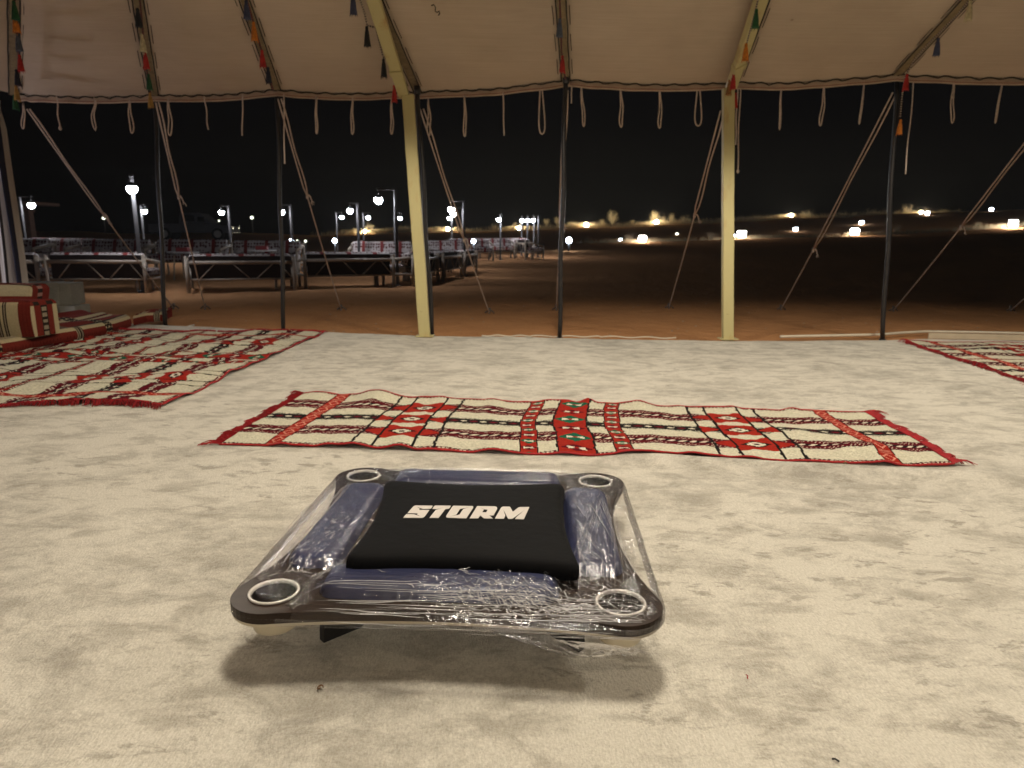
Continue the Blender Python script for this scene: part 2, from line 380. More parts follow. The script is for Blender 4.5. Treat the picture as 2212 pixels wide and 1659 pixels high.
# ------------------------------------------------------------------ plush carpet (the tent floor)
def cz(x, y):                                          # carpet surface level
    z = .006*nz(x*1.3, y*1.3, 5) + .004*nz(x*3.1, y*3.1, 7)
    if .2 < x < 2.1 and 1.9 < y < 2.9:
        yc = 2.50 - .165*(x-.35); a = sstep(.25, .6, x)*(1-sstep(1.6, 2.0, x))
        z += .026*a*math.exp(-((y-yc)/.055)**2)
    return z
BE = [(-6.5, 6.9), (-4.2, 6.7), (-3.3, 6.46), (-2.06, 6.14), (-.72, 5.84), (.4, 5.80), (1.82, 5.68), (3.22, 5.84), (3.6, 5.95), (6.5, 5.75), (8.5, 5.7)]
def back_y(x):
    for (a, b), (c, d) in zip(BE, BE[1:]):
        if x <= c: return lerp(b, d, (x-a)/(c-a))
    return BE[-1][1]
def carpet():
    mb = MB(); nx, ny = 260, 190
    def fn(u, v):
        x = -5.2 + 12.2*u; t = v; e = back_y(x) + .018*nz(x*3, 1.5) + .012*nz(x*9, 4.5)
        y = lerp(e, -3.0, t); z = cz(x, y)
        if v == 0: z = -.03
        return (x, y, z)
    vs = []
    mb.grid(fn, nx, ny)
    o = mb.build('plush_carpet', M['carpet'], smooth=True, origin=(0, 2, 0)); tag(o, 'huge cream plush carpet with brushed pile covering the tent floor', 'carpet')
carpet()

# ------------------------------------------------------------------ tent
SLOPE = math.tan(math.radians(15.4)); EY, EZ = 6.03, 2.03
def roofhit(px, py, drop=0.0):
    d = ray(px, py); # z = EZ - drop + SLOPE*(EY - y)
    t = (EZ - drop + SLOPE*EY - CH)/(d[2] + SLOPE*d[1]); return Vector((d[0]*t, d[1]*t, CH+d[2]*t))
EAVE = [(30, 203), (333, 205), (598, 193), (903, 198), (1222, 172), (1585, 178), (1938, 160), (2345, 163)]
TOPS = [(30, -60), (288, -60), (508, -60), (790, -60), (1208, -60), (1672, -60), (2140, -60), (2640, -60)]
seam_lo, seam_hi = [], []
for e, tpx in zip(EAVE, TOPS):
    a = roofhit(*e); b = roofhit(*tpx); seam_lo.append(a)
    k = (a.y - 1.0)/(a.y - b.y); seam_hi.append(a + (b-a)*k)
def roof_pt(i, s, t):
    p = seam_lo[i].lerp(seam_lo[i+1], s).lerp(seam_hi[i].lerp(seam_hi[i+1], s), t)
    sg = math.sin(math.pi*s)
    p.z -= (.016 + .03*t)*sg
    p.y += .03*sg*(1-t)
    if i == 0:
        ang = math.atan2(s, t+.02); p.z += .010*math.exp(-3*math.hypot(s, t*2))*math.sin(ang*26)
    p.z += .006*nz(p.x*4, p.y*4)
    return p
tent = thing('tent', 'open sided desert tent with beige canvas roof and corded hem', 'tent', (0, 6, 0))
for i in range(7):
    mb = MB(); mb.grid(lambda u, v, i=i: roof_pt(i, u, v), 28, 40); mb.build('roof_panel', M['canvas'], tent, smooth=True)
    mb = MB(); a, b = seam_hi[i], seam_hi[i+1]
    mb.grid(lambda u, v: a.lerp(b, u) + Vector((0, -5.2*v, -1.35*v)), 4, 6); mb.build('far_slope_panel', M['canvas'], tent, smooth=True)
mb = MB()
def side(u, v):
    lo = seam_lo[0].lerp(Vector((-5.6, -4.2, 2.0)), u); hi = seam_hi[0].lerp(Vector((seam_hi[0].x, -4.2, 2.1)), u)
    p = lo.lerp(hi, v); p.z -= .12*math.sin(math.pi*v)*math.sin(math.pi*min(1, u*1.2)); p.z += .003*math.sin(u*140+v*9)*max(0, 1-u*6); return p
mb.grid(side, 40, 16); mb.build('side_panel', M['canvas'], tent, smooth=True)
for i in range(8):                                      # seam straps with dark stitching on both sides
    a, b = seam_lo[i], seam_hi[i]; d = (b-a).normalized(); sd = d.cross(Vector((0, 0, 1))).normalized(); nrm = Vector((0, -SLOPE, -1)).normalized()
    mb = MB(); a2, b2 = a + nrm*.012, b + nrm*.012
    for off, wd, mi, dz in ((0, .028, 0, 0), (-.034, .005, 1, .001), (.034, .005, 1, .001), (-.055, .003, 1, .0), (.058, .003, 1, 0)):
        n = 46
        for k in range(n):
            if abs(off) > .05 and k % 3 == 0: continue
            p, q = a2.lerp(b2, k/n), a2.lerp(b2, (k+1)/n)
            wob = lambda P: sd*(.004*nz(P.x*7, P.y*7, off*90))
            p += wob(p); q += wob(q); o = nrm*dz
            mb.add([p+sd*(off-wd)+o, p+sd*(off+wd)+o, q+sd*(off+wd)+o, q+sd*(off-wd)+o], [(0, 1, 2, 3)], mi)
    mb.build('seam_strap', [M['strap'], M['dark_thread']], tent)
for i in range(7):                                      # hem below each panel, red stitch line, dark eave cord
    n = 40; top = [roof_pt(i, k/n, 0) + Vector((0, .004, -.002)) for k in range(n+1)]
    hw = [.052 + .006*nz(p.x*5, 2.2) for p in top]
    mb = MB(); vs = []
    for p, h in zip(top, hw): vs += [p, p + Vector((0, -.004-.006*nz(p.x*8, 1), -h*.6)), p + Vector((0, .003*nz(p.x*9, 6), -h))]
    mb.add(vs, [(3*k+j, 3*k+3+j, 3*k+4+j, 3*k+1+j) for k in range(n) for j in (0, 1)])
    hm = mb.build('hem', M['hem'], tent, smooth=True)
    mb = MB(); mb.tube([p + Vector((0, -.012, -h*.72)) for p, h in zip(top, hw)], .0022, 4)
    st = mb.build('stitch_line', M['red_thread'], hm, origin=tent.location)
    mb = MB(); mb.tube([p + Vector((0, -.016, -.004+.007*math.sin(k*1.35+i)-.006*(k % 9 == 0))) for k, p in enumerate(top)], .0055, 6)
    mb.build('eave_cord', M['dark_thread'], tent, smooth=True)
mk = [(932,12),(937,10),(941,16),(940,24),(944,27),(949,24),(950,29),(947,33)]
mb = MB(); mb.tube([roofhit(x, y, .075) for x, y in mk], .0038, 5); mb.build('handwritten_mark', M['dark_thread'], tent)

# poles
pole_feet = [(357, 700), (613, 712), (934, 722), (1208, 727), (1907, 730)]
pole_tops = [(333, 203), (598, 192), (902, 196), (1222, 172), (1939, 160)]
pole_lab = ['slim black tent pole standing next to the striped mattress end', 'slim black tent pole rising behind the striped floor rug corner',
            'slim black tent pole tight against the rust stained cream post', 'slim black tent pole in the middle of the open side',
            'slim black tent pole near the pale edging, right of both cream posts']
POLE = []
for f, tp, lb in zip(pole_feet, pole_tops, pole_lab):
    a = G(*f); a.z = -.03; b = YP(*tp, a.y)
    n = 14; mid = [a.lerp(b, k/n) + Vector((.006*math.sin(k*.9+a.x), 0, 0)) for k in range(n+1)]
    mb = MB(); mb.tube(mid, .0195, 10); mb.tube([mid[-1]-Vector((0, 0, .03)), mid[-1]+Vector((0, 0, .035))], .027, 10)
    mb.tube([mid[0], mid[0]+Vector((0, 0, .02))], .03, 10)
    o = mb.build('tent_pole', M['pole'], origin=a, smooth=True); tag(o, lb, 'tent pole', 'black tent poles along the open side'); POLE.append((a, b))
def rect_bar(mb, a, b, w, d, n=10, jit=.0):
    a, b = Vector(a), Vector(b); dr = (b-a).normalized(); sx = dr.cross(Vector((0, 1, 0))).normalized()
    if sx.x < 0: sx = -sx
    sy = sx.cross(dr).normalized(); vs = []
    for k in range(n+1):
        p = a.lerp(b, k/n); p += sx*jit*nz(k*.7, a.x)
        vs += [p + sx*(i*w/2) + sy*(j*d/2) for i, j in ((-1,-1),(1,-1),(1,1),(-1,1))]
    mb.add(vs, [(4*k+j, 4*k+(j+1) % 4, 4*k+4+(j+1) % 4, 4*k+4+j) for k in range(n) for j in range(4)] + [(3,2,1,0), tuple(4*n+j for j in range(4))])
for f, tp, hi, lb, w in (((918, 728), (881, 205), (797, -30), 'cream square steel tent post with rusty streaks and its roof rafter', .092),
                         ((1572, 734), (1573, 190), (1655, -30), 'clean pale yellow square steel tent post carrying the orange tassel rafter', .088)):
    a = G(*f); a.z = -.02; b = YP(*tp, a.y)
    t = thing('steel_support', lb, 'tent post', a, 0, 'cream steel posts with rafters')
    mb = MB(); rect_bar(mb, a, b, w, .06, 14, .004); mb.build('post', M['cream'], t, bevel=.004, seg=1)
    mb = MB(); mb.box((a.x, a.y, .010), (.15, .11, .010)); mb.build('base_plate', M['cream'], t, bevel=.002, seg=1)
    top = roofhit(*tp, .085); top.y = a.y; top.z = min(top.z, b.z+.0)
    c = roofhit(*hi, .085); k = (top.y-1.3)/(top.y-c.y); c = top + (c-top)*k
    mb = MB(); rect_bar(mb, top+Vector((0, .02, 0)), c, .085, .05, 10); mb.build('rafter', M['cream'], t, bevel=.004, seg=1)
    for q in (.06, .26): mb = MB(); p = top.lerp(c, q); p2 = top.lerp(c, q+.012); rect_bar(mb, p, p2, .095, .06, 1); mb.build('sleeve_joint', M['cream'], t)

# garlands with tassels along the seams
TC = {'green': (.015,.09,.03), 'orange': (.62,.20,.02), 'bluegrey': (.07,.085,.12), 'red': (.42,.018,.012), 'black': (.010,.010,.010), 'navy': (.012,.013,.028),
      'yellow': (.42,.24,.06), 'cream': (.55,.48,.30), 'blue': (.05,.06,.12), 'brown': (.28,.13,.03)}
TM = {k: plain('tassel_'+k, v, .9, var=.35, scale=60) for k, v in TC.items()}
M['cord_a'] = plain('cord_red', (.16, .02, .015), .9); M['cord_b'] = plain('cord_white', (.42, .34, .26), .9); M['cord_k'] = plain('cord_black', (.03, .02, .02), .9)
def tassel(parent, p, col, h=.12, lean=0.0):
    mb = MB(); n = 14; r = random.Random(int(p.x*1000)+int(p.z*777))
    mb.lathe([(0, .0), (.008, -.003), (.011, -.014), (.009, -.024), (.013, -.034), (.018, -h*.55), (.022, -h*.9), (.019, -h*.96), (0, -h*.93)], p, n)
    for k in range(22):
        a = r.uniform(0, 6.28); q = p + Vector((.018*math.cos(a), .018*math.sin(a), -h*.8))
        e = q + Vector((.006*math.cos(a)+lean*.2, .006*math.sin(a), -h*r.uniform(.15, .30))); mb.tube([q, e], [.0028, .0008], 3)
    o = mb.build('tassel', TM[col], parent, smooth=True); tag(o, col.replace('bluegrey', 'blue grey') + ' tassel'); return o
GAR = [
 ('garland of green, orange, grey, red, black and yellow tassels on the far left corner seam', [(30,-20),(36,60),(40,120),(38,175),(33,203)], [(32,2,'green'),(34,30,'orange'),(40,72,'bluegrey'),(44,118,'red'),(37,150,'navy'),(36,184,'yellow'),(33,204,'green')]),
 ('garland with a hanging cream tassel on the seam above the leftmost black pole', [(300,-20),(306,40),(311,100),(318,160),(325,204)], [(299,18,'black'),(308,74,'cream'),(315,112,'red'),(322,160,'green'),(325,200,'yellow')]),
 ('garland with orange, red and black tassels on the seam above the second black pole', [(528,-20),(545,40),(565,110),(580,160),(590,194)], [(533,0,'blue'),(549,48,'orange'),(567,108,'red'),(580,145,'navy')]),
 ('twisted cord garland with two hanging black tassels beside the left cream rafter', [(772,-20),(788,30),(793,55),(812,60),(826,118),(829,124),(846,132),(852,180),(872,192),(884,198)], [(763,-16,'blue'),(793,57,'black'),(829,127,'black'),(852,184,'red')]),
 ('garland with one faded blue and one red tassel above the middle black pole', [(1208,-20),(1211,50),(1213,110),(1217,150),(1222,172)], [(1209,40,'bluegrey'),(1215,120,'red')]),
 ('dotted cord garland with bright green and orange tassels under the right cream rafter', [(1642,-20),(1630,30),(1615,85),(1600,135),(1585,160),(1578,176),(1588,196)], [(1633,20,'green'),(1611,94,'orange'),(1584,158,'red'),(1575,172,'brown'),(1588,200,'red')]),
 ('cord garland ending in a free orange tassel beside the far right black pole', [(2110,-20),(2070,30),(2020,80),(1975,128),(1956,165),(1950,195),(1944,255)], [(2094,2,'cream'),(2025,82,'blue'),(1958,160,'red'),(1944,258,'orange')]),
]
for gi, (lb, path, tas) in enumerate(GAR):
    cp = []
    for (a, b) in zip(path, path[1:]):
        n = max(2, int(math.hypot(b[0]-a[0], b[1]-a[1])/2.6))
        cp += [(lerp(a[0], b[0], k/n), lerp(a[1], b[1], k/n)) for k in range(n)]
    cp.append(path[-1])
    def P(x, y): return roofhit(x, y, .13) if y < 200 else YP(x, y, 5.78)
    pts = [P(x, y) for x, y in cp]; base = pts[-1]
    t = thing('tassel_garland', lb, 'garland', base, 0, 'tassel garlands along the roof seams')
    mb = MB(); mb.tube(pts, .0065, 5, alt=2); mb.build('cord', [M['cord_b'] if gi in (3,) else M['cord_k'] if gi in (5,6) else M['cord_a'], M['cord_k'] if gi not in (5,6) else M['cord_b']], t, smooth=True)
    for x, y, c in tas: tassel(t, P(x, y) + Vector((0, -.012, 0)), c, .118 if gi != 3 else .13)

# cord ties hanging from the hem
TIES = [
 (50,222,50,278,'loop',5,'narrow cord loop hanging at the far left tent corner, right of the striped curtain'),
 (122,208,130,277,'single',5,'knotted single cord tie hanging first right of the tent corner'),
 (203,210,204,282,'wavyloop',6,'wavy cord tie ending in a small eye, left of the leftmost black pole'),
 (280,212,285,288,'loop',6,'cord loop hanging just left of the leftmost black pole'),
 (364,212,367,293,'loop',6,'wide cord loop hanging just right of the leftmost black pole'),
 (441,208,450,280,'single',4,'crooked short single cord tie midway between the first two black poles'),
 (524,204,523,293,'single',2,'straight single cord tie hanging left of the second black pole'),
 (613,204,615,354,'single',2,'very long single cord tie beside the second black pole'),
 (683,208,684,289,'loop',3,'thin cord loop hanging first right of the second black pole'),
 (762,212,761,290,'loop',4,'cord loop hanging midway between the second black pole and the rusty cream post'),
 (846,214,846,290,'loop',4,'cord loop hanging just left of the rusty cream post'),
 (925,214,927,293,'loop',5,'cord loop crossing the guy rope just right of the rusty cream post'),
 (1003,206,1004,295,'loop',4,'cord loop hanging second right of the rusty cream post'),
 (1087,200,1089,293,'single',1,'plain straight single cord tie midway between rusty cream post and middle pole'),
 (1169,192,1171,290,'wide',8,'wide open cord loop hanging just left of the middle black pole'),
 (1235,186,1234,223,'single',1,'short cord stub hanging just right of the middle black pole'),
 (1256,184,1261,273,'loop',4,'narrow cord loop second right of the middle black pole'),
 (1341,186,1342,275,'loop',5,'cord loop hanging midway between middle pole and clean cream post'),
 (1425,188,1425,277,'loop',5,'cord loop second left of the clean cream post'),
 (1509,190,1508,272,'wide',9,'wide teardrop cord loop just left of the clean cream post'),
 (1594,186,1589,313,'single',3,'medium long single cord tie touching the clean cream post on its right'),
 (1600,186,1594,370,'single',4,'longest pale single cord with knotted end just right of the clean cream post'),
 (1688,184,1684,280,'loop',2,'flat twisted cord loop first right of the clean cream post pair of long cords'),
 (1782,178,1772,272,'loop',5,'slanting cord loop midway between clean cream post and far right pole'),
 (1868,172,1856,268,'loop',2,'tight slanting cord tie left of the far right black pole'),
 (1974,165,1956,376,'single',4,'long curving single cord hanging right of the far right black pole'),
 (2060,168,2057,266,'loop',5,'cord loop with a knot halfway, second right of the far right pole'),
 (2167,168,2150,266,'loop',2,'tight cord tie nearest the right picture edge'),
]
for i, (x0, y0, x1, y1, kind, wv, lb) in enumerate(TIES):
    yy = 5.96 - .004*(i % 3); r = random.Random(i); n = 16
    off = lambda t: wv*.55*math.sin(t*(5+i % 3)+i)*t*(1-t)*2
    if kind == 'single':
        pp = [(lerp(x0, x1, k/n)+off(k/n)*1.6, lerp(y0, y1, k/n)) for k in range(n+1)]; 
    else:
        wd = {'loop': wv*1.0, 'wide': wv*1.15, 'wavyloop': wv*.8}[kind]; pp = []; m = 22
        for k in range(m+1):
            s = k/m*2 - 1; t = 1-abs(s)**1.6 if kind != 'wavyloop' else 1-abs(s)
            bulge = (t**.9)*(1-t**5)**.5 if kind != 'wide' else (.25+.75*t)*(1-t**6)**.5
            cx = lerp(x0, x1, t) + (off(t)*1.4 if kind != 'wide' else 0) + (3.5*math.sin(t*7) if kind == 'wavyloop' else 0)
            pp.append((cx + math.copysign(1, s)*wd*bulge*.95, lerp(y0, y1, t)))
    pts = [YP(a, b, yy) for a, b in pp]
    mb = MB(); mb.tube(pts, .0062, 6)
    if i in (1, 21): q = pts[-1]; mb.lathe([(0, -.02), (.011, -.01), (.013, .0), (.010, .012), (0, .02)], q, 8)
    if i == 26: q = YP(2059, 210, yy-.004); mb.lathe([(0, -.016), (.012, 0), (0, .016)], q, 8)
    o = mb.build('cord_tie', M['rope'], origin=pts[0], smooth=True); tag(o, lb, 'cord tie', 'cord ties hanging from the tent hem')

# guy ropes running out to stakes in the sand
GUY = [((62,236),(225,458),(375,666),'guy rope slanting from the far left tent corner across the bench row'),
 ((340,222),(388,418),(443,668),'guy rope from the leftmost black pole with a knotted tail'),
 ((604,214),(668,420),(737,668),'guy rope from the second black pole with a frayed hanging knot'),
 ((911,236),(1003,512),(1057,672),'guy rope passing in front of a lit lamp, right of the rusty cream post'),
 ((1222,196),(1217,475),(1202,669),'guy rope running almost behind the middle black pole'),
 ((1560,240),(1508,458),(1445,664),'guy rope reaching left and down from the clean cream post'),
 ((1932,200),(1757,534),(1687,667),'thick doubled guy rope slanting left from the far right black pole'),
 ((2260,252),(2083,485),(1930,668),'guy rope entering from the right edge and ending left of the far stake'),
 ((2480,400),(2330,545),(2183,669),'short visible guy rope foot at the right picture edge')]
for i, (a, k, b, lb) in enumerate(GUY):
    B = G(*b, z=-.02); B.z = gz(B.x, B.y)+.01; A = YP(*a, 6.05)
    t = thing('guy_rope', lb, 'guy rope', B, 0, 'guy ropes staked outside the tent')
    # knot: point of the rope nearest to the measured knot
    f = (k[1]-a[1])/(b[1]-a[1]); K = None; best = 9
    for q in range(100):
        p = A.lerp(B, q/100); d = p - Vector((0, 0, CH)); zc = d.dot(Vector(_fw)); py = 829.5 - FOC*d.dot(Vector(_u2))/zc
        if abs(py-k[1]) < best*10: best = abs(py-k[1])/10; K = p
    n = 10; sag = lambda p, u: p + Vector((0, 0, -.03*math.sin(math.pi*u)))
    L = (B-A).length; u1 = (K-A).length/L
    lo = [sag(K.lerp(B, j/n), lerp(u1, 1, j/n)) for j in range(n+1)]
    s1 = [sag(A.lerp(K, j/n), lerp(0, u1, j/n)) + Vector((-.014, 0, 0)) for j in range(n+1)]; s1[-1] = lo[0]
    s2 = [sag(A.lerp(K, j/n), lerp(0, u1, j/n)) + Vector((.016+.006*math.sin(j), -.01, 0)) for j in range(n+1)]; s2[-1] = lo[0]
    mb = MB(); mb.tube(lo, .0072, 6); mb.tube(s1, .0072, 6); mb.tube(s2, .0072, 6); mb.build('rope', M['rope'], t, smooth=True)
    mb = MB(); c = lo[0]
    mb.lathe([(0, -.03), (.012, -.022), (.016, -.008), (.013, .008), (.015, .018), (0, .03)], c, 8)
    tl = [c + Vector((.01+.022*q, -.01, .012+.012*q-.030*q*q)) for q in (0, .5, 1, 1.5)]; mb.tube(tl, .007, 5)
    for q in range(5): mb.tube([tl[-1], tl[-1]+Vector((rnd.uniform(-.01, .03), rnd.uniform(-.01, .01), rnd.uniform(-.05, -.02)))], .003, 3)
    mb.build('knot', M['rope'], t, smooth=True)
    mb = MB(); dr = (B-A).normalized(); mb.tube([B+Vector((0, 0, .07))+dr*.02, B-Vector((0, 0, .08))-Vector((dr.x, dr.y, 0))*.05], [.016, .009], 7)
    mb.tube([B+Vector((-.05, 0, .0)), B+Vector((-.01, -.01, .03)), B+Vector((.03, 0, .025)), B+Vector((.06, .01, -.005))], .009, 5)
    mb.build('stake', M['stake'], t, smooth=True)

# striped curtain gathered at the left corner
mb = MB(); nu, nv = 90, 24; CX0, CX1 = YP(-150, 400, 6.45).x, YP(26, 400, 6.45).x
def cur(u, v):
    x = lerp(CX0, CX1, u) ; y = 6.45 + .05*math.sin(u*38+v*1.2) + .02*math.sin(u*91); z = lerp(.08, 1.99, v)
    pinch = math.exp(-((v-.97)/.06)**2); x = lerp(x, lerp(CX0, CX1, .8), pinch*.25); x += .012*math.sin(v*5+u*7); return Vector((x, y, z))
mb.grid(cur, nu, nv); cu = mb.build('curtain', mk_curtain(), origin=(lerp(CX0, CX1, .5), 6.45, .08), smooth=True)
uv = cu.data.uv_layers.new(name='UVMap')
for lp in cu.data.loops: uv.data[lp.index].uv = ((lp.vertex_index % (nu+1))/nu, (lp.vertex_index//(nu+1))/nv)
tag(cu, 'white tent curtain with thin dark stripes gathered at the left corner', 'curtain')

# ------------------------------------------------------------------ woven rugs
CRE, RED, MAR, BLK, GRN, WHT, PNK = [np.array(c) for c in ((.57,.54,.415), (.31,.021,.013), (.095,.005,.010), (.012,.010,.009), (.010,.10,.055), (.66,.61,.48), (.62,.28,.20))]
def rug_pattern(u, v, L, W, strip, pink_ends=True, seed=0):
    """u along the rug from its middle, v across from one edge; returns RGB per cell"""
    n = u.shape; C = np.empty(n+(3,)); C[:] = CRE
    vs = np.mod(v, strip)
    def put(mask, col): C[mask] = col
    e = np.minimum(vs, strip-vs)
    put((e < .030) & (np.mod(u*55, 1) < .55), BLK); put((e < .024), MAR); put((e < .018) & (np.mod(u*60, 1) < .5), WHT); put(e < .010, RED*.75)
    zig = np.abs(np.mod(u/.11, 1)-.5)*2
    for c in (.26, .74):
        dv = vs - c*strip; ad = np.abs(dv); hw = .056 + .014*zig
        put(ad < hw+.004, BLK); put(ad < hw, MAR)
        put((ad < hw-.004) & (ad > .020) & (np.mod((u+dv*.6)/.016, 1) < .34) & (np.mod(ad/.010, 1) < .5) & (ad > .026+.022*(1-zig)), WHT)
        put(ad < .015, BLK); put((ad < .013) & (np.mod((u+dv*.9)/.042, 1) < .48), WHT)
    dv = vs - .5*strip; ad = np.abs(dv); z2 = np.abs(np.mod(u/.09, 1)-.5)*2
    put((ad < .042+.016*z2) & (np.mod(u/.012+np.floor(ad/.006)*.5, 1) < .55), BLK); put(ad < .034, BLK)
    k = np.mod(np.floor(u/.045), 2); dm = ad/.015 + np.abs(np.mod(u/.045, 1)-.5)*2
    put((dm < 1) & (k == 0), MAR*1.3); put((dm < .85) & (k == 1), WHT)
    au = np.abs(u); su = np.abs(au - .71)
    # medallion columns
    col = su < .165
    cc = col & (su < .075)
    for c in (.26, .5, .74):
        d = np.abs(vs-c*strip)
        step = np.floor(su/.012)*.012
        put(cc & (d < .100 - .35*step*(c == .5)), RED); put(cc & (d < .055-.35*su) , RED)
        put(cc & (d > .075) & (d < .100) & (su < .05-(.1-d)*1.1), CRE)
        put(cc & (d/.050+su/.062 < 1), BLK)
        put(cc & ((d < .010) | (su < .010)) & (np.maximum(d*1.2, su) < .038), WHT); put(cc & (np.maximum(d, su) < .024) & (np.maximum(d, su) > .013), WHT)
        put(cc & (np.maximum(d, su) < .011), BLK)
        sidec = col & (su > .080)
        put(sidec & (d < .065*(su-.08)/.08+.004) if c == .5 else sidec & (d < .060*(1-(su-.08)/.085)) & (np.abs(vs-.5*strip) > .1), RED)
    put(col & ((np.abs(su-.078) < .006) | (np.abs(su-.160) < .007)), BLK)
    # narrow bands
    sn = np.abs(au-.185); m = sn < .036
    put(m, BLK); m = sn < .031; put(m, RED); q = np.mod(v/.088, 1); par = np.mod(np.floor(v/.088), 2); d = np.abs(q-.5)*.088
    put(m & (d/.034+sn/.034 < 1) & (par == 0), GRN); put(m & (d/.034+sn/.034 < 1) & (par == 1), MAR)
    put(m & (d < .004+.45*sn) & (sn < .019), WHT)
    # wide middle band
    m = au < .078; put(m, BLK); m = au < .069; put(m, RED); q = np.mod(v/.155, 1); par = np.mod(np.floor(v/.155), 2); d = np.abs(q-.5)*.155; s0 = au
    g = np.floor(d/.007)*.007
    put(m & (g/.066+s0/.066 < 1) & (par == 0), GRN); put(m & (g/.042+s0/.060 < 1) & (par == 1), MAR)
    put(m & (d < .005+.40*s0) & (s0 < .036) & (d < .02), WHT); put(m & (d/.010+s0/.016 < 1), RED)
    # end bands
    se = np.abs(au-(L/2-.215)); m = se < .034; put(m, BLK); m = se < .030; put(m, RED)
    q = np.mod(v/.13, 1); d = np.abs(q-.5)*.13; dd = d/.042+se/.026
    put(m & (dd < 1) & (dd > .72), PNK); put(m & (d > .048) & (np.mod(v/.013, 1) < .4) & (se < .024), PNK*.8)
    return C
def make_rug(name, label, cell, L, W, strip, to_world, rip, fringe=(True, True), group='striped woven rugs on the carpet'):
    nu, nv = int(L/cell), int(W/cell); rug_o = to_world(0, W/2); org = Vector((rug_o.x, rug_o.y, cz(rug_o.x, rug_o.y)))
    t = thing(name, label, 'rug', org, 0, group)
    P = np.empty(((nv+1), (nu+1), 3))
    for j in range(nv+1):
        for i in range(nu+1):
            if i % 2 == 0 or True:
                u = -L/2 + L*i/nu; v = W*j/nv; p = to_world(u, v); p.z = cz(p.x, p.y) + .006 + rip(u, v); P[j, i] = p - org
    idx = np.arange((nv+1)*(nu+1)).reshape(nv+1, nu+1)
    F = np.stack([idx[:-1, :-1], idx[:-1, 1:], idx[1:, 1:], idx[1:, :-1]], -1).reshape(-1, 4)
    me = bpy.data.meshes.new('woven_field'); me.from_pydata(P.reshape(-1, 3).tolist(), [], F.tolist())
    uc = -L/2 + L*(np.arange(nu)+.5)/nu; vc = W*(np.arange(nv)+.5)/nv; U, V = np.meshgrid(uc, vc)
    rg = np.random.default_rng(3); U2 = U + .0035*np.sin(V*17) + .0012*np.sin(V*77+1); V2 = V + .010*np.sin(U*6.1)*np.sin(V*3.1) + .006*np.sin(U*13+2)
    C = rug_pattern(U2, np.clip(V2, .0005, W-.0005), L, W, strip)
    C = C*(1+.10*rg.standard_normal(C.shape[:2]+(1,))).clip(.7, 1.3)
    C4 = np.concatenate([C, np.ones(C.shape[:2]+(1,))], -1).reshape(-1, 1, 4).repeat(4, 1).astype(np.float32)
    at = me.color_attributes.new('weave', 'FLOAT_COLOR', 'CORNER'); at.data.foreach_set('color', C4.ravel())
    me.polygons.foreach_set('use_smooth', [True]*len(me.polygons)); me.materials.append(M['weave']); me.update()
    o = bpy.data.objects.new('woven_field', me); COL.objects.link(o); o.parent = t
    def W3(u, v, dz=.0):
        p = to_world(u, v); p.z = cz(p.x, p.y) + .006 + rip(max(-L/2, min(L/2, u)), v) + dz; return p
    for v in (0, W):
        mb = MB(); mb.tube([W3(-L/2+L*k/140, v, -.001) for k in range(141)], .0042, 6); mb.build('binding', M['binding'], t, smooth=True)
    r = random.Random(11)
    for s, on in ((-1, fringe[0]), (1, fringe[1])):
        if not on: continue
        mb = MB(); n = int(W*520)
        for k in range(n):
            v = W*(k+r.random())/n; l = (.016+.024*r.random())*max(.35, 1.05+1.1*nz(v*7, s)+.8*nz(v*23, s*4)); dv = r.gauss(0, .009)+.03*nz(v*9, 7+s)
            if nz(v*31, s*9) < -.18 and r.random() < .7: continue
            
            if k < 14 or k > n-15: l *= 1.9; dv = r.gauss(0, .022)
            a = W3(s*(L/2-.006), v, .002); b = W3(s*(L/2+l*.55), v+dv*.4, .006+.006*r.random()); c = W3(s*(L/2+l), max(-.03, min(W+.03, v+dv)), .001)
            c.z = cz(c.x, c.y)+.003+.006*r.random(); mb.tube([a, b, c], [.0024, .0022, .0012], 3, cap=False)
        f = mb.build('fringe', M['fringe'], t); tag(f, kind='stuff')
    return t
# middle rug: a quadrilateral lying askew
Q = [G(655, 852), G(474, 963), G(1872, 893), G(2066, 1010)]
def tw_mid(u, v):
    s = u/2.78+.5; t = v/.92; p = Q[0].lerp(Q[2], s).lerp(Q[1].lerp(Q[3], s), t); p.x += .012*math.sin(t*6+s*4) + .010*nz(t*4, s*3); p.y += .022*nz(s*7, t*.8, 3) + .010*nz(s*19, t*1.2, 6); return p
def rip_mid(u, v):
    e = abs(v/.92-.5)*2; s = u/2.78+.5
    z = .020*max(0, nz(u*5, v*2.2, 9)+.05)*(.25+.75*e) + .012*max(0, nz(u*11, v*4, 2))*(.2+e)
    z += .020*math.exp(-((u+.68)/.05)**2)*max(0, (v-.62)/.3)**1.0*(v > .62) + .017*math.exp(-((u+.86)/.06)**2)*(v > .66)*(v-.66)/.26
    z += .030*math.exp(-((u+1.0)/.09)**2)*math.exp(-(v/.22)**2) + .022*math.exp(-((u-.06)/.03)**2)*math.exp(-(v/.08)**2)
    z += .022*math.exp(-((u-.93)/.10)**2 - ((v-.5)/.10)**2) + .018*math.exp(-((u-1.1)/.12)**2 - ((v-.72)/.06)**2)
    return z
make_rug('woven_rug', 'cream rug with red bands lying crosswise behind the wrapped table', .0052, 2.78, .92, .92, tw_mid, rip_mid)
def tw_left(u, v):                                     # length runs away from the camera
    s = u/2.66+.5; xr = lerp(-1.70, -1.64, s); y = lerp(3.24, 5.88, s) + .05*(v/2)*(1-2*s)*0 + .03*math.sin(v*5)
    return Vector((xr - v*1.0 + .012*math.sin(s*15), y + .02*v, 0))
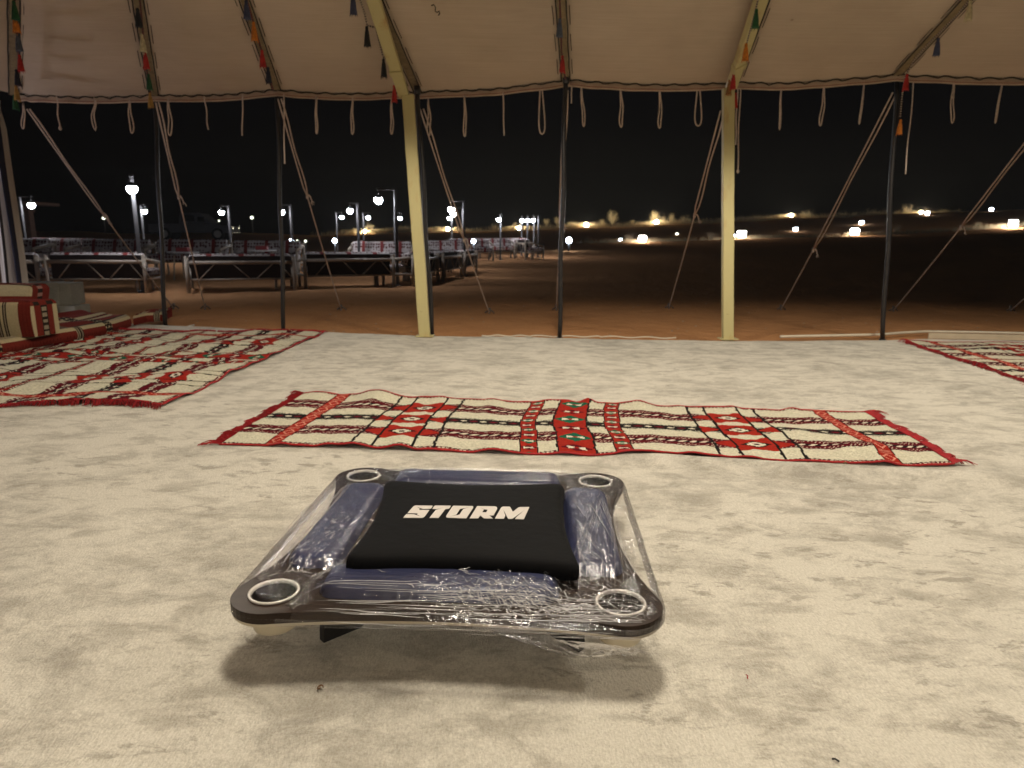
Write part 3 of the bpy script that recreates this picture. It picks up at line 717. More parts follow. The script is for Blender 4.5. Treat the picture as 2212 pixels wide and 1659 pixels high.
def rip_left(u, v): return .013*max(0, math.sin(u*9+v*4)) + .010*max(0, math.sin(v*8+u*3+2)) + .008*max(0, math.sin(u*21-v*13))
make_rug('woven_rug', 'large cream rug with rows of red stripes in front of the striped mattress', .0095, 2.66, 2.0, 1.0, tw_left, rip_left)
def tw_right(u, v):
    s = u/2.8+.5; a = Vector((3.28, 5.66, 0)).lerp(Vector((3.06, 3.9, 0)), v/1.75); return a + Vector((2.8*s, .03*math.sin(s*9)-.10*s, 0))
def rip_right(u, v): return .008*max(0, math.sin(u*8+v*6)) + .008*max(0, math.sin(v*11+u*4+1))
make_rug('woven_rug', 'cream rug with black wavy stripes and thick red fringe at the right edge', .0105, 2.8, 1.75, .875, tw_right, rip_right, (True, False))

# ------------------------------------------------------------------ floor seating in the left corner
def cell_mesh(name, nu, nv, pos, colf, parent=None, origin=None, mat=None, close=None):
    org = Vector(origin) if origin is not None else Vector((0, 0, 0))
    vs = [tuple(pos(i/nu, j/nv)-org) for j in range(nv+1) for i in range(nu+1)]
    fs = [(j*(nu+1)+i, j*(nu+1)+i+1, (j+1)*(nu+1)+i+1, (j+1)*(nu+1)+i) for j in range(nv) for i in range(nu)]
    me = bpy.data.meshes.new(name); cols = []
    for j in range(nv):
        for i in range(nu): cols += list(colf((i+.5)/nu, (j+.5)/nv))[:3] + [1.0]
    k = len(vs)
    if close:                                          # cap the two ends of a sweep
        for end in (0, nu):
            fs.append(tuple(j*(nu+1)+end for j in range(nv+1))[::(1 if end else -1)]); cols += list(close) + [1.0]
    me.from_pydata(vs, [], fs)
    at = me.color_attributes.new('weave', 'FLOAT_COLOR', 'CORNER'); arr = []
    for p in me.polygons: arr += cols[p.index*4:p.index*4+4]*p.loop_total
    at.data.foreach_set('color', arr)
    me.polygons.foreach_set('use_smooth', [True]*len(me.polygons)); me.materials.append(mat or M['weave_far']); me.update()
    o = bpy.data.objects.new(name, me); COL.objects.link(o)
    if parent: o.parent = parent
    elif origin is not None: o.location = org
    return o
SR, SC, SK, SG = (.145, .022, .015), (.42, .35, .21), (.025, .018, .014), (.27, .22, .15)
def matt_col(u, v, L):                                 # v: 0 bottom of front .. 1 back of top
    x = u*L
    zig = .006*(abs((x/.025) % 1-.5)*2)
    if abs(x % 1.15-.30) < .028: return SK if (x*70) % 1 < .5 else SG
    if abs(x % 1.15-.72) < .055: return SC if abs((v*16) % 1-.5)*.11 < abs(abs(x % 1.15-.72)-.027) < abs((v*16) % 1-.5)*.11+.012 else SK
    if v < .115+zig: return SR if not (v > .03 and v < .08 and (x/.03) % 1 < .25 and (v*90) % 1 < .5) else (.11, .014, .01)
    if v < .20+zig: return SC
    if v < .235: return SG
    if v < .27: return SK if (v*160) % 1 < .5 else SC
    if v < .42: return SR
    if v < .47: return SC
    if v < .52: return SK if (x/.05) % 1 < .5 else SR
    if v < .58: return SC
    return SR
def sweep_matt(name, pts, back, h, label):
    pts = [Vector(p) for p in pts]; ls = [0]
    for a, b in zip(pts, pts[1:]): ls.append(ls[-1]+(b-a).length)
    L = ls[-1]
    def along(u):
        d = u*L
        for k in range(len(pts)-1):
            if d <= ls[k+1]+1e-9:
                t = (d-ls[k])/(ls[k+1]-ls[k]); return pts[k].lerp(pts[k+1], t), back[k].lerp(back[k+1], t)
        return pts[-1], back[-1]
    def pos(u, v):
        p, b = along(u); z0 = 0.012
        if v < .12: q, z = -.012*math.sin(v/.12*math.pi), z0 + h*.75*v/.12
        elif v < .22: a = (v-.12)/.10*math.pi/2; q, z = .045*(1-math.cos(a)), z0 + h*.75 + h*.25*math.sin(a)
        elif v < .94: q, z = .045 + (1-.06)*(v-.22)/.72*1.0*(b-p).length/ max(.2, (b-p).length), z0 + h + .008*math.sin(v*20+u*9)
        else: q, z = (b-p).length, z0 + h*(1-(v-.94)/.06)
        if .22 <= v < .94: q = lerp(.045, (b-p).length, (v-.22)/.72)
        r = p + (b-p).normalized()*q; r.z = z + .006*math.sin(u*L*5.5); return r
    o = cell_mesh(name, 260, 74, pos, lambda u, v: matt_col(u, v, L), origin=pts[0].lerp(pts[-1], .5), close=SR); tag(o, label, 'floor mattress', 'striped floor mattresses'); return o
fr = [G(-260, 812), G(-120, 786), G(0, 768), G(98, 750), G(183, 736), G(240, 721), G(284, 708)]
sweep_matt('floor_mattress', fr, [p + Vector((-.95, .12, 0)) for p in fr[:-2]] + [fr[-2]+Vector((-.85, .35, 0)), fr[-1]+Vector((-.75, .45, 0))], .095, 'long red and cream striped floor mattress along the left tent side')
f2 = [G(289, 706), G(318, 700), G(354, 698)]
sweep_matt('floor_mattress', f2, [p + Vector((-.12, .42, 0)) for p in f2], .085, 'short end of red and cream mattress beside the leftmost black pole')
def soft_box(w, d, h, r=.03):                          # box with softly rounded edges, param sheet over a cube-sphere
    return None
def arm_col(face, a, b):
    if face == 'front':
        x = a % 1.0
        for lo, hi, c in ((0, .05, SR), (.05, .20, SC), (.20, .22, SK), (.22, .245, SG), (.245, .26, SK), (.26, .285, SC), (.285, .30, SK), (.30, .325, SG), (.325, .34, SK), (.34, .52, SC), (.52, .86, SR), (.86, 1.01, SC)):
            if lo <= x < hi:
                return (.12, .014, .01) if c is SR and (b*26) % 1 < .3 and (x*45) % 1 < .4 else c
    return SR
def cushion(name, label, corner, axis, depth_axis, w, d, h, colf, lean=0.0, r=.03):
    """upholstered block; corner = near right bottom corner, axis points left along the front"""
    ax, dx = axis.normalized(), depth_axis.normalized(); t = thing(name, label, 'cushion', corner, 0, 'striped floor cushions')
    nf = 64
    def rr(u):                                         # rounded section profile in (depth, height)
        pass
    # outline loop in the (front, depth) plane extruded upward with a rounded top
    sides = []
    def loop(k):
        per = [(0, 0), (w, 0), (w, d), (0, d)]
        tot = 2*(w+d); s = k*tot
        if s < d: return 0-0, d-s, 'side', (d-s)/d
        s -= d
        if s < w: return s, 0, 'front', s
        s -= w
        if s < d: return w, s, 'left', s
        s -= d
        return w-s, d, 'rear', s
    def pos(u, v):
        x, y, f, q = loop(min(u, .99999)); z = v*h/.82 if v < .82 else h
        ins = 0
        if v > .72: a = min(1, (v-.72)/.14)*math.pi/2; ins = r*(1-math.cos(a)); z = h - r + r*math.sin(a)
        elif v <= .72: z = (h-r)*v/.72
        k = 0 if v < .86 else (v-.86)/.14
        cx, cyy = w/2, d/2; x2 = lerp(x, cx, k) ; y2 = lerp(y, cyy, k)
        x2 += (cx-x2)/max(abs(cx-x2), abs(cyy-y2), 1e-6)*ins*(1-k)*0 + ins*(1-k)*(1 if x < w*.02 else -1 if x > w*.98 else 0)
        y2 += ins*(1-k)*(1 if y < d*.02 else -1 if y > d*.98 else 0)
        bul = .012*math.sin(math.pi*min(1, z/h))
        p = corner + ax*x2 + dx*(y2 + lean*z) + Vector((0, 0, z + .012*k*math.sin(k*3))); p -= dx*bul*(1 if f == 'front' else 0); return p
    def col(u, v):
        x, y, f, q = loop(u); return colf(f, q, v)
    cell_mesh('cover', 200, 44, pos, col, t, corner, M['weave_far']); return t
c0 = G(76, 728, .10); c1 = G(116, 721, .10)
def acol(f, q, v):
    if v > .80: return SR
    if f == 'front':
        return arm_col('front', (q/.30+.14)*1.0 if q < .26 else q*2.6 % 1, v) if False else front_bands(q, v)
    if f == 'side':
        if v > .70: return SK if (.1 < q < .32 or .62 < q < .85) else SR
        for lo, hi, c in ((0, .10, SC), (.10, .36, SR), (.36, .40, SK), (.40, .58, SG if (v*7) % 1 < .6 else SK), (.58, .62, SK), (.62, .82, SR), (.82, 1.1, SC)):
            if lo <= q < hi: return c
    return SR
def front_bands(q, v):                                 # q metres from the right corner
    for lo, hi, c in ((0, .085, SR), (.085, .165, SC), (.165, .174, SK), (.174, .184, SG), (.184, .192, SK), (.192, .204, SC), (.204, .212, SK), (.212, .224, SG), (.224, .233, SK), (.233, .31, SC), (.31, .46, SR)):
        if lo <= q % .46 < hi:
            return (.11, .013, .010) if c is SR and (v*22) % 1 < .35 and (q*75) % 1 < .4 else c
    return SC
cushion('floor_cushion', 'square striped armrest cushion with dark bands on the left mattress', c0, Vector((-1, -.10, 0)), (c1-c0), .62, max(.24, (c1-c0).length), .255, acol)
def bcol(f, q, v):
    if f == 'front':
        if v > .64: return SC if v < .85 or v > .93 else SR
        if .40 < v < .58: return (SG if ((q*11 + v*3) % 1) < .55 else SK)
        return SR
    if f == 'side': return SR if not (.3 < q < .6) else (.30, .16, .13) if (v*8) % 1 < .4 else SK
    return SC if (v > .9) else SR
b0 = c0 + Vector((-.02, .36, 0)); b0.x = YP(58, 690, b0.y).x
cushion('back_cushion', 'tall sloping back cushion with zigzag band behind the armrest cushion', b0, Vector((-1, -.05, 0)), Vector((-.10, 1, 0)), .85, .24, .335, bcol, lean=.42, r=.05)

# concrete blocks outside the tent corner
def blk(x0, x1, y0, y1, yy, dep, label):
    a, b = YP(x0, y1, yy), YP(x1, y0, yy); zb = max(a.z, -.03); mb = MB()
    c = Vector(((a.x+b.x)/2, yy+dep/2, (zb+b.z)/2)); mb.box(c, (b.x-a.x, dep, b.z-zb), .03)
    o = mb.build('concrete_block', M['block'], origin=(c.x, yy, zb), bevel=.008); tag(o, label, 'concrete block', 'grey concrete blocks stacked behind the cushions')
blk(40, 121, 611, 659, 6.72, .24, 'upper left grey concrete block of the stack behind the floor cushions')
blk(122.5, 148, 612, 659, 6.74, .24, 'narrow upper right grey concrete block of the stack behind the floor cushions')
blk(60, 131, 660.5, 712, 6.70, .26, 'lower left grey concrete block of the stack, half hidden by the cushions')
blk(132.5, 160, 661.5, 712, 6.66, .26, 'lower right grey concrete block standing on the ground beside the mattress')

# ------------------------------------------------------------------ edging along the back of the carpet, stick
def pipe(name, pts, label, r=.009, cat='edging'):
    mb = MB(); mb.tube(pts, r, 7); o = mb.build(name, M['pvc'], origin=pts[0], smooth=True); tag(o, label, cat); return o
def edge_pts(px, n=60, wav=.0, dz=0, ph=0):
    out_ = []
    for (a, b) in zip(px, px[1:]):
        for k in range(n): 
            t = k/n; q = G(lerp(a[0], b[0], t), lerp(a[1], b[1], t), .0); q.y += .05; q.z = dz + wav*math.sin(k*.55+a[0]+ph); out_.append(q)
    return out_
pipe('edging_pipe', edge_pts([(1040, 725.5), (1150, 726.5), (1300, 728), (1470, 731)], 26, .005, -.004), 'thin white edging pipe half buried behind the carpet between the cream posts', .006)
pipe('edging_pipe', edge_pts([(1690, 732), (1905, 727.5), (1960, 723), (2010, 720.5), (2110, 722), (2280, 726)], 14, .0, .012), 'white edging pipe bending along the carpet behind the right rug', .012)
a, b = G(2010, 725), G(2290, 731); mb = MB(); a.y += .03; b.y += .03
dr = b-a; mb.box(((a.x+b.x)/2, (a.y+b.y)/2, -.005), (dr.length, .018, .05), math.atan2(dr.y, dr.x)); tag(mb.build('edging_board', M['trim'], origin=a, bevel=.003), 'weathered low edging board at the right behind the rug', 'edging')
p = G(400, 705, .0); q = G(419, 700.5, .0); p.z = gz(p.x, p.y)+.012; q.z = gz(q.x, q.y)+.02; mb = MB(); mb.tube([p, p.lerp(q, .5)+Vector((0, 0, .004)), q], [.008, .010, .009], 6)
tag(mb.build('wooden_stick', M['pvc'], origin=p, smooth=True), 'short pale stick lying on the sand right of the leftmost pole', 'stick')

# ------------------------------------------------------------------ the wrapped low game table
TC0 = Vector((-.108, 1.516, 0)); TYAW = -.046; TT = .145
table = thing('game_table', 'low dark square game table wrapped in clear stretch film with black cover', 'table', TC0, TYAW)
R2 = Matrix.Rotation(-TYAW, 3, 'Z')
def to_local(p): return R2 @ (Vector(p) - TC0)
def outline(cr=.078, c=.33, inset=.353, n=14, off=0.0):
    pts = []
    for q in range(4):
        base = Matrix.Rotation(q*math.pi/2, 2)
        def r2(x, y): v = base @ Vector((x, y)); return (v.x, v.y)
        for k in range(n+1):
            a = math.radians(-17 + 124*k/n); pts.append(r2(c + (cr+off)*math.cos(a), c + (cr+off)*math.sin(a)))
        e = (c + (cr+off)*math.cos(math.radians(107)), c + (cr+off)*math.sin(math.radians(107)))
        for k in range(1, 16):
            t = k/16; x = lerp(e[0], -e[0], t); s = abs(2*t-1); y = lerp((.380 if q == 2 else inset)+off, e[1], s**2.1); pts.append(r2(x, y))
    return pts
def circ(cx, cyy, r, n=28, rev=True):
    p = [(cx+r*math.cos(2*math.pi*k/n), cyy+r*math.sin(2*math.pi*k/n)) for k in range(n)]; return p[::-1] if rev else p
RC = [(-.33, -.33), (.33, -.33), (-.33, .33), (.33, .33)]
mb = MB(); mb.prism([outline()] + [circ(x, y, .0425) for x, y in RC], .124, TT); mb.build('tabletop', M['veneer'], table, local=True, bevel=.003, seg=2)
mb = MB(); mb.prism([outline(off=-.002)] + [circ(x, y, .0425) for x, y in RC], .1175, .1238); mb.build('edge_trim', M['trim'], table, local=True)
for x, y in RC:
    mb = MB(); mb.lathe([(.0405, .088), (.0415, .1455), (.0425, .1485), (.0450, .1500), (.0475, .1490), (.0485, .1458), (.0420, .1455), (.0420, .088)], (x, y, 0), 40)
    cup = mb.build('cup_holder', M['ring'], table, local=True, smooth=True)
    mb = MB(); mb.lathe([(.0403, .1440), (.0395, .0870), (0, .0865)], (x, y, 0), 32); mb.build('cup_lining', M['cup'], cup, local=True, smooth=True)
    mb = MB(); mb.lathe([(.0422, .117), (.0422, .082), (.040, .078), (0, .078)], (x, y, 0), 32); mb.build('cup_base', M['trim'], cup, local=True, smooth=True)
def pad_mesh(w, d, h):
    mb = MB(); nu, nv = 40, 20
    def fn(u, v):
        a, b = u*2-1, v*2-1; r = .035
        x = math.copysign(abs(a)**.8, a)*w/2; y = math.copysign(abs(b)**.8, b)*d/2
        ex = max(0, abs(x)-(w/2-r))/r; ey = max(0, abs(y)-(d/2-r))/r; e = math.hypot(ex, ey)
        if e > 1: x = math.copysign(w/2-r + r*ex/e, x) if ex else x; y = math.copysign(d/2-r + r*ey/e, y) if ey else y
        z = h*math.sqrt(max(0, 1-min(1, e)**2.6)) ; return Vector((x, y, z + .0015*nz(x*30, y*30)))
    mb.grid(fn, nu, nv); return mb
for x, y, rz in ((-.015, -.290, 0), (.0, .292, math.pi), (-.292, -.0, -math.pi/2), (.292, -.0, math.pi/2)):
    o = pad_mesh(.46, .114, .026).build('blue_pad', M['blue'], table, local=True, smooth=True); o.location = (x, y, TT+.0005); o.rotation_euler.z = rz
# black cover board with concave sides
CC = [to_local(G(*q, z=.196)) for q in ((830, 1034), (1222, 1041), (1259, 1224), (737, 1206))]
cx0 = sum(p.x for p in CC)/4; cy0 = sum(p.y for p in CC)/4
def cov_loop(ins, bow=.022, n=20):
    pts = []
    for q in range(4):
        a, b = CC[q], CC[(q+1) % 4]; d = (b-a); nrm = Vector((d.y, -d.x, 0)).normalized()
        for k in range(n):
            t = k/n; p = a.lerp(b, t); m = min(t, 1-t)
            rd = .012*math.exp(-m/.03)
            p = p + nrm*(bow*(1-(2*t-1)**2)); 
            p = p + (Vector((cx0, cy0, p.z))-p).normalized()*(ins + rd); pts.append((p.x, p.y))
    return pts
def cov_nrm_ok():
    a, b = CC[0], CC[1]; return True
levels = [(.010, .158), (.001, .163), (-.003, .172), (-.002, .184), (.003, .1915), (.010, .1955), (.022, .1968), (.06, .1970), (.12, .1972), (.18, .1973)]
mb = MB(); vs = []; nl = 80
for ins, z in levels: vs += [(x, y, z) for x, y in cov_loop(ins)]
fs = [(i*nl+j, i*nl+(j+1) % nl, (i+1)*nl+(j+1) % nl, (i+1)*nl+j)[::-1] for i in range(len(levels)-1) for j in range(nl)]
fs.append(tuple((len(levels)-1)*nl+j for j in range(nl))[::-1]); mb.add(vs, fs); cover = mb.build('black_cover', M['velvet'], table, local=True, smooth=True)
LET = {
 'S': [[(305,150),(330,146),(585,149),(562,186),(545,195),(435,197),(330,163),(385,193),(370,213),(532,215),(470,300),(450,322),(425,335),(132,333),(178,279),(300,281),(410,320),(342,287),(355,266),(195,264),(285,163)]],
 'T': [[(620,147),(866,149),(842,186),(822,197),(778,200),(672,337),(535,335),(632,213),(770,177),(690,192),(640,198),(580,197),(603,160)]],
 'O': [[(900,150),(1195,155),(1208,162),(1208,178),(1100,341),(830,334),(800,330),(790,318),(795,300),(885,165)], [(1165,170),(1052,202),(995,286),(830,320),(945,289),(1003,199)]],
 'R': [[(1268,155),(1540,160),(1570,172),(1574,195),(1520,298),(1452,297),(1508,345),(1372,344),(1325,303),(1310,303),(1282,342),(1152,342)], [(1312,173),(1370,203),(1430,210),(1405,252),(1342,250),(1370,210)]],
 'M': [[(1540,346),(1676,348),(1700,300),(1668,210),(1744,350),(1806,350),(1850,318),(2020,198),(1868,325),(1848,352),(1983,355),(2068,169),(1925,170),(1900,178),(1816,243),(1770,164),(1662,164),(1635,180)]]}
for ch, loops in LET.items():
    L2 = []
    for l in loops:
        L2.append([(q.x, q.y) for q in (to_local(G((1480+x*.24412)*.57604, (1860+y*.24390)*.57604, z=.198)) for x, y in l)])
    mb = MB(); mb.prism(L2, .1970, .1982); o = mb.build('letter', M['logo'], cover, local=True); tag(o, 'white slanted letter ' + ch)
# crossed base boards
for rz in (math.pi/4, -math.pi/4):
    mb = MB(); prof = [(-.375, 0), (-.29, 0), (-.20, .050), (-.10, .066), (.10, .066), (.20, .050), (.29, 0), (.375, 0), (.370, .112), (-.370, .112)]
    n = len(prof); th = .009; zt = -.0015 if rz < 0 else 0
    vs = [(x, -th, z+zt+.003) for x, z in prof] + [(x, th, z+zt+.003) for x, z in prof]
    mb.add(vs, [tuple(range(n)), tuple(range(n, 2*n))[::-1]] + [(k, (k+1) % n, (k+1) % n+n, k+n)[::-1] for k in range(n)])
    o = mb.build('base_board', M['black_board'], table, local=True); o.rotation_euler.z = rz

# stretch film: sheet over the top, straight bands between the corners, loose flap, folds with whitened glints
def in_cover(x, y, pad=0.0):
    return CC[3].x+pad*.0-.0+.02 < x < CC[2].x-.02 and CC[3].y+.035 < y < CC[0].y-.02
def rough_top(x, y):
    z = TT + .0035
    for (px, py, w_, d_) in ((-.015, -.290, .46, .115), (0, .292, .46, .115), (-.292, 0, .115, .46), (.292, 0, .115, .46)):
        ex = max(0, abs(x-px)-w_/2+.03); ey = max(0, abs(y-py)-d_/2+.03); e = math.hypot(ex, ey)
        z = max(z, TT + .0015 + .0262*(1-sstep(.0, .060, e)))
    return z
def hull_d(x, y, c=.33, r=.0815):                      # >0 inside
    ax, ay = abs(x), abs(y)
    if ax > c and ay > c: return r - math.hypot(ax-c, ay-c)
    return c + r - max(ax, ay)
def wrinkle(x, y):
    a = .0
    fr = sstep(-.22, -.34, y)*sstep(.38, .26, abs(x)-.0)
    a += fr*.0033*(nz(x*6, y*170, 1)+.6*nz(x*11, y*330, 3))
    rt = sstep(.20, .30, x); u = (x*.35+y)*1.0
    a += rt*.0032*(nz((x-.33)*60, (y+.1)*9, 5) + .7*nz(x*130, y*16, 8))
    lt = sstep(-.22, -.31, x); a += lt*.0028*(nz(x*95, y*9, 12)+.6*nz((x+y*.5)*150, y*14, 15))
    bk = sstep(.20, .30, y); a += bk*.0012*(nz(x*8, y*120, 21))
    cr = math.exp(-((x-.15)/.15)**2-((y+.325)/.075)**2); a += cr*.0095*(abs(nz(x*55, y*75, 31))*2 + abs(nz(x*120, y*140, 33))-.6)
    cr2 = math.exp(-((x+.30)/.06)**2-((y+.10)/.16)**2); a += cr2*.005*(abs(nz(x*80, y*60, 41))*2-.4)
    cr3 = math.exp(-((x-.30)/.06)**2-((y-.24)/.08)**2) + math.exp(-((x+.24)/.10)**2-((y-.33)/.05)**2); a += cr3*.0045*(abs(nz(x*80, y*80, 51))*2-.4)
    return a
def film_sheet():
    n = 330; S = .4125; idx = {}; vs = []; fs = []; fm = []
    def vid(i, j):
        if (i, j) not in idx:
            x, y = -S + 2*S*i/n, -S + 2*S*j/n
            # pull border vertices onto the rounded hull
            d = hull_d(x, y); z = rough_top(x, y) + wrinkle(x, y)*min(1, max(0, d)/.02)
            z -= .012*sstep(.03, 0, d)**2
            idx[(i, j)] = len(vs); vs.append((x, y, z))
        return idx[(i, j)]
    for j in range(n):
        for i in range(n):
            x, y = -S + 2*S*(i+.5)/n, -S + 2*S*(j+.5)/n
            if hull_d(x, y) < 0 or in_cover(x, y): continue
            if hull_d(x, y) > .002 and math.hypot(abs(x)-.33, abs(y)-.33) > 0 and x < -.27 and y < -.27 and hull_d(x, y) < .05 and (x+y) < -.665: continue   # bare front left corner
            fs.append((vid(i, j), vid(i+1, j), vid(i+1, j+1), vid(i, j+1))); fm.append(1 if y < -.30 else 0)
    mb = MB(); mb.v = vs; mb.f = fs; mb.m = fm
    # side band between the corners
    def hullpt(a, r):
        pass
    per = []
    c, r = .33, .0825; n2 = 60
    for q in range(4):
        b = Matrix.Rotation(q*math.pi/2, 2)
        for k in range(n2): v = b @ Vector((c+r, lerp(-c, c, k/n2))); per.append((v.x, v.y))
        for k in range(14): a = math.pi/2*k/14; v = b @ Vector((c+r*math.cos(a), c+r*math.sin(a))); per.append((v.x, v.y))
    m = len(per); rows = []
    for lv in range(9):
        t = lv/8; row = []
        for k, (x, y) in enumerate(per):
            s = k/m; front = y < -.39; z = lerp(.140, .120, t)
            bulge = -.010*sstep(.75, 1, t) + .0025*nz(s*26, t*14+1) + .0015*nz(s*60, t*30)
            ln = math.hypot(x, y); mid = 1-min(1, abs(min(abs(x), abs(y)))/.33)**2
            z += .002*mid*t
            row.append((x*(1+bulge/ln), y*(1+bulge/ln), z + .004*nz(s*40, 5)*t))
        rows.append(row)
    o = len(mb.v); mb.v += [p for row in rows for p in row]
    for lv in range(8):
        for k in range(m):
            x, y = per[k]
            if x < -.30 and y < -.30: continue
            k2 = (k+1) % m; mb.f.append((o+lv*m+k, o+lv*m+k2, o+(lv+1)*m+k2, o+(lv+1)*m+k)[::-1]); mb.m.append(1)
    fo = mb.build('stretch_film', [M['film'], M['film_front']], table, local=True, smooth=True); return fo
film = film_sheet()
# loose flap under the front right edge
mb = MB()
def flap(u, v):
    x = lerp(.06, .35, u); dp = v*(.030*math.sin(math.pi*min(1, u*1.1))**.7 + .012*u)
    fold = .005*nz(x*70, v*3) + .004*nz(x*30+v*8, v*12)
    return Vector((x + .07*v*(1-u)+.03*v, -.409 + fold*v - .010*v*math.sin(u*7), .126 - .020*u - dp + .006*nz(u*9, v*7)*v))
mb.grid(flap, 110, 16); mb.build('loose_flap', M['film'], film, local=True, smooth=True)
# film folds and creases, their glints put in as fine white ridges
def ridge(mb, pts, r):
    n = len(pts); mb.tube(pts, [r*(.25+.75*math.sin(math.pi*(k+.5)/n)) for k in range(n)], 4, cap=False)
mb = MB(); r = random.Random(5)
def on_film(x, y): return Vector((x, y, rough_top(x, y) + wrinkle(x, y) + .0012))
def straight(n, gen, rmin, rmax):
    for k in range(n):
        x0, y0, x1, y1 = gen(); pts = []
        for q in range(7):
            t = q/6; x, y = lerp(x0, x1, t), lerp(y0, y1, t)
            if hull_d(x, y) < .001 or in_cover(x, y) or (x+y < -.62 and x < -.25): break
            pts.append(on_film(x, y)+Vector((0, 0, .0004)))
        if len(pts) == 7: ridge(mb, pts, r.uniform(rmin, rmax))
def g_front():
    x = r.uniform(-.27, .24); l = r.uniform(.05, .30); y = -.41 + .085*r.random()**1.3; return x, y, min(.36, x+l), y + r.gauss(0, .006)
def g_right():
    a = r.uniform(-.40, .16); x = r.uniform(.24, .36); f = r.uniform(.3, .9); return x, a, lerp(x, .385, f*.6), lerp(a, -.33 if r.random() < .6 else .34, f*.7)
def g_left():
    y = r.uniform(-.26, .12); x = -.411 + .09*r.random()**1.6; return x, y, x+r.gauss(.004, .008), y+r.uniform(.08, .26)
def g_back():
    x = r.uniform(-.30, .15); y = .41 - .06*r.random(); return x, y, x+r.uniform(.06, .25), y+r.gauss(0, .004)
straight(70, g_front, .0002, .0006); straight(60, g_right, .0002, .0005); straight(55, g_left, .0002, .0005); straight(25, g_back, .0002, .0005)
for k in range(16):                                     # stretch lines on the front band, glints in white colour
    x0 = r.uniform(-.27, .30); l = r.uniform(.05, .30); z0 = r.uniform(.123, .138)
    pts = [Vector((x0+l*q/8, -.4135-.001*r.random(), z0+.001*math.sin(q*.8+k))) for q in range(9) if x0+l*q/8 < .37]
    if len(pts) > 3: ridge(mb, pts, r.uniform(.0002, .0005))
def crinkle_glints(cx, cyy, sx, sy, n, ln, w_, ang=None):
    for k in range(n):
        x, y = r.gauss(cx, sx), r.gauss(cyy, sy); a = (r.uniform(0, 6.28) if ang is None else r.gauss(ang, .33)); l = ln*r.uniform(.4, 1.4); bend = r.gauss(0, .18); pts = []
        for q in range(6):
            t = q/5-.5; aa = a+bend*t; xx, yy = x+l*t*math.cos(aa), y+l*t*math.sin(aa)
            if hull_d(xx, yy) < .002 or in_cover(xx, yy): break
            pts.append(on_film(xx, yy)+Vector((0, 0, .0015*r.random())))
        if len(pts) == 6: ridge(mb, pts, w_*r.choice((.45, .6, .8, 1.0, 1.7)))
crinkle_glints(.12, -.350, .065, .022, 260, .017, .00052, -.30); crinkle_glints(.22, -.368, .06, .016, 130, .020, .00050, -.42); crinkle_glints(.08, -.30, .06, .02, 60, .016, .00045, -.1)
crinkle_glints(-.285, -.12, .028, .09, 90, .012, .00045, 1.1)
crinkle_glints(-.24, .30, .06, .05, 60, .012, .00045)
crinkle_glints(.31, .24, .04, .08, 70, .022, .00045, 1.2)
crinkle_glints(.27, -.22, .05, .05, 80, .014, .00045, -.8)
crinkle_glints(.36, -.36, .02, .02, 40, .013, .0005)
crinkle_glints(-.28, -.25, .05, .025, 40, .02, .00045, .6)
fo = mb.build('film_crease_glints', M['glint_strand'], film, local=True); tag(fo, kind='stuff')

# bits lying on the carpet
def bit(name, px, label, cat, fn):
    p = G(*px, z=.004); p.z = cz(p.x, p.y)+.004; mb = MB(); m = fn(mb, p); tag(mb.build(name, m, origin=p), label, cat)
def curl(mb, p):
    pts = [p + Vector((.006*math.cos(a)*(1-a*.08), .005*math.sin(a), .002+.002*math.sin(a*1.5))) for a in [k*.5 for k in range(12)]]; mb.tube(pts, .0013, 5); mb.tube([pts[2], pts[7]+Vector((0, 0, .003))], .0014, 4); return M['leaf']
bit('dry_leaf', (691, 1488), 'tiny curled brown leaf on the carpet in front of the table', 'leaf', curl)
bit('lint_thread', (1615, 1465), 'tiny red thread on the carpet right of the table', 'thread', lambda mb, p: (mb.tube([p, p+Vector((.002, .006, .002)), p+Vector((.001, .012, 0))], .001, 4), M['binding'])[1])
bit('seed_husk', (1797, 1641), 'tiny black husk on the carpet near the lower right corner', 'husk', lambda mb, p: (mb.tube([p, p+Vector((.004, -.002, .002)), p+Vector((.009, -.006, 0))], .0016, 5), M['black_board'])[1])
bit('seed_husk', (1821, 1011), 'brown seed husk on the carpet edge below the red fringed rug end', 'husk', lambda mb, p: (mb.tube([p, p+Vector((.007, .002, .003)), p+Vector((.013, 0, 0))], .003, 5), M['leaf'])[1])

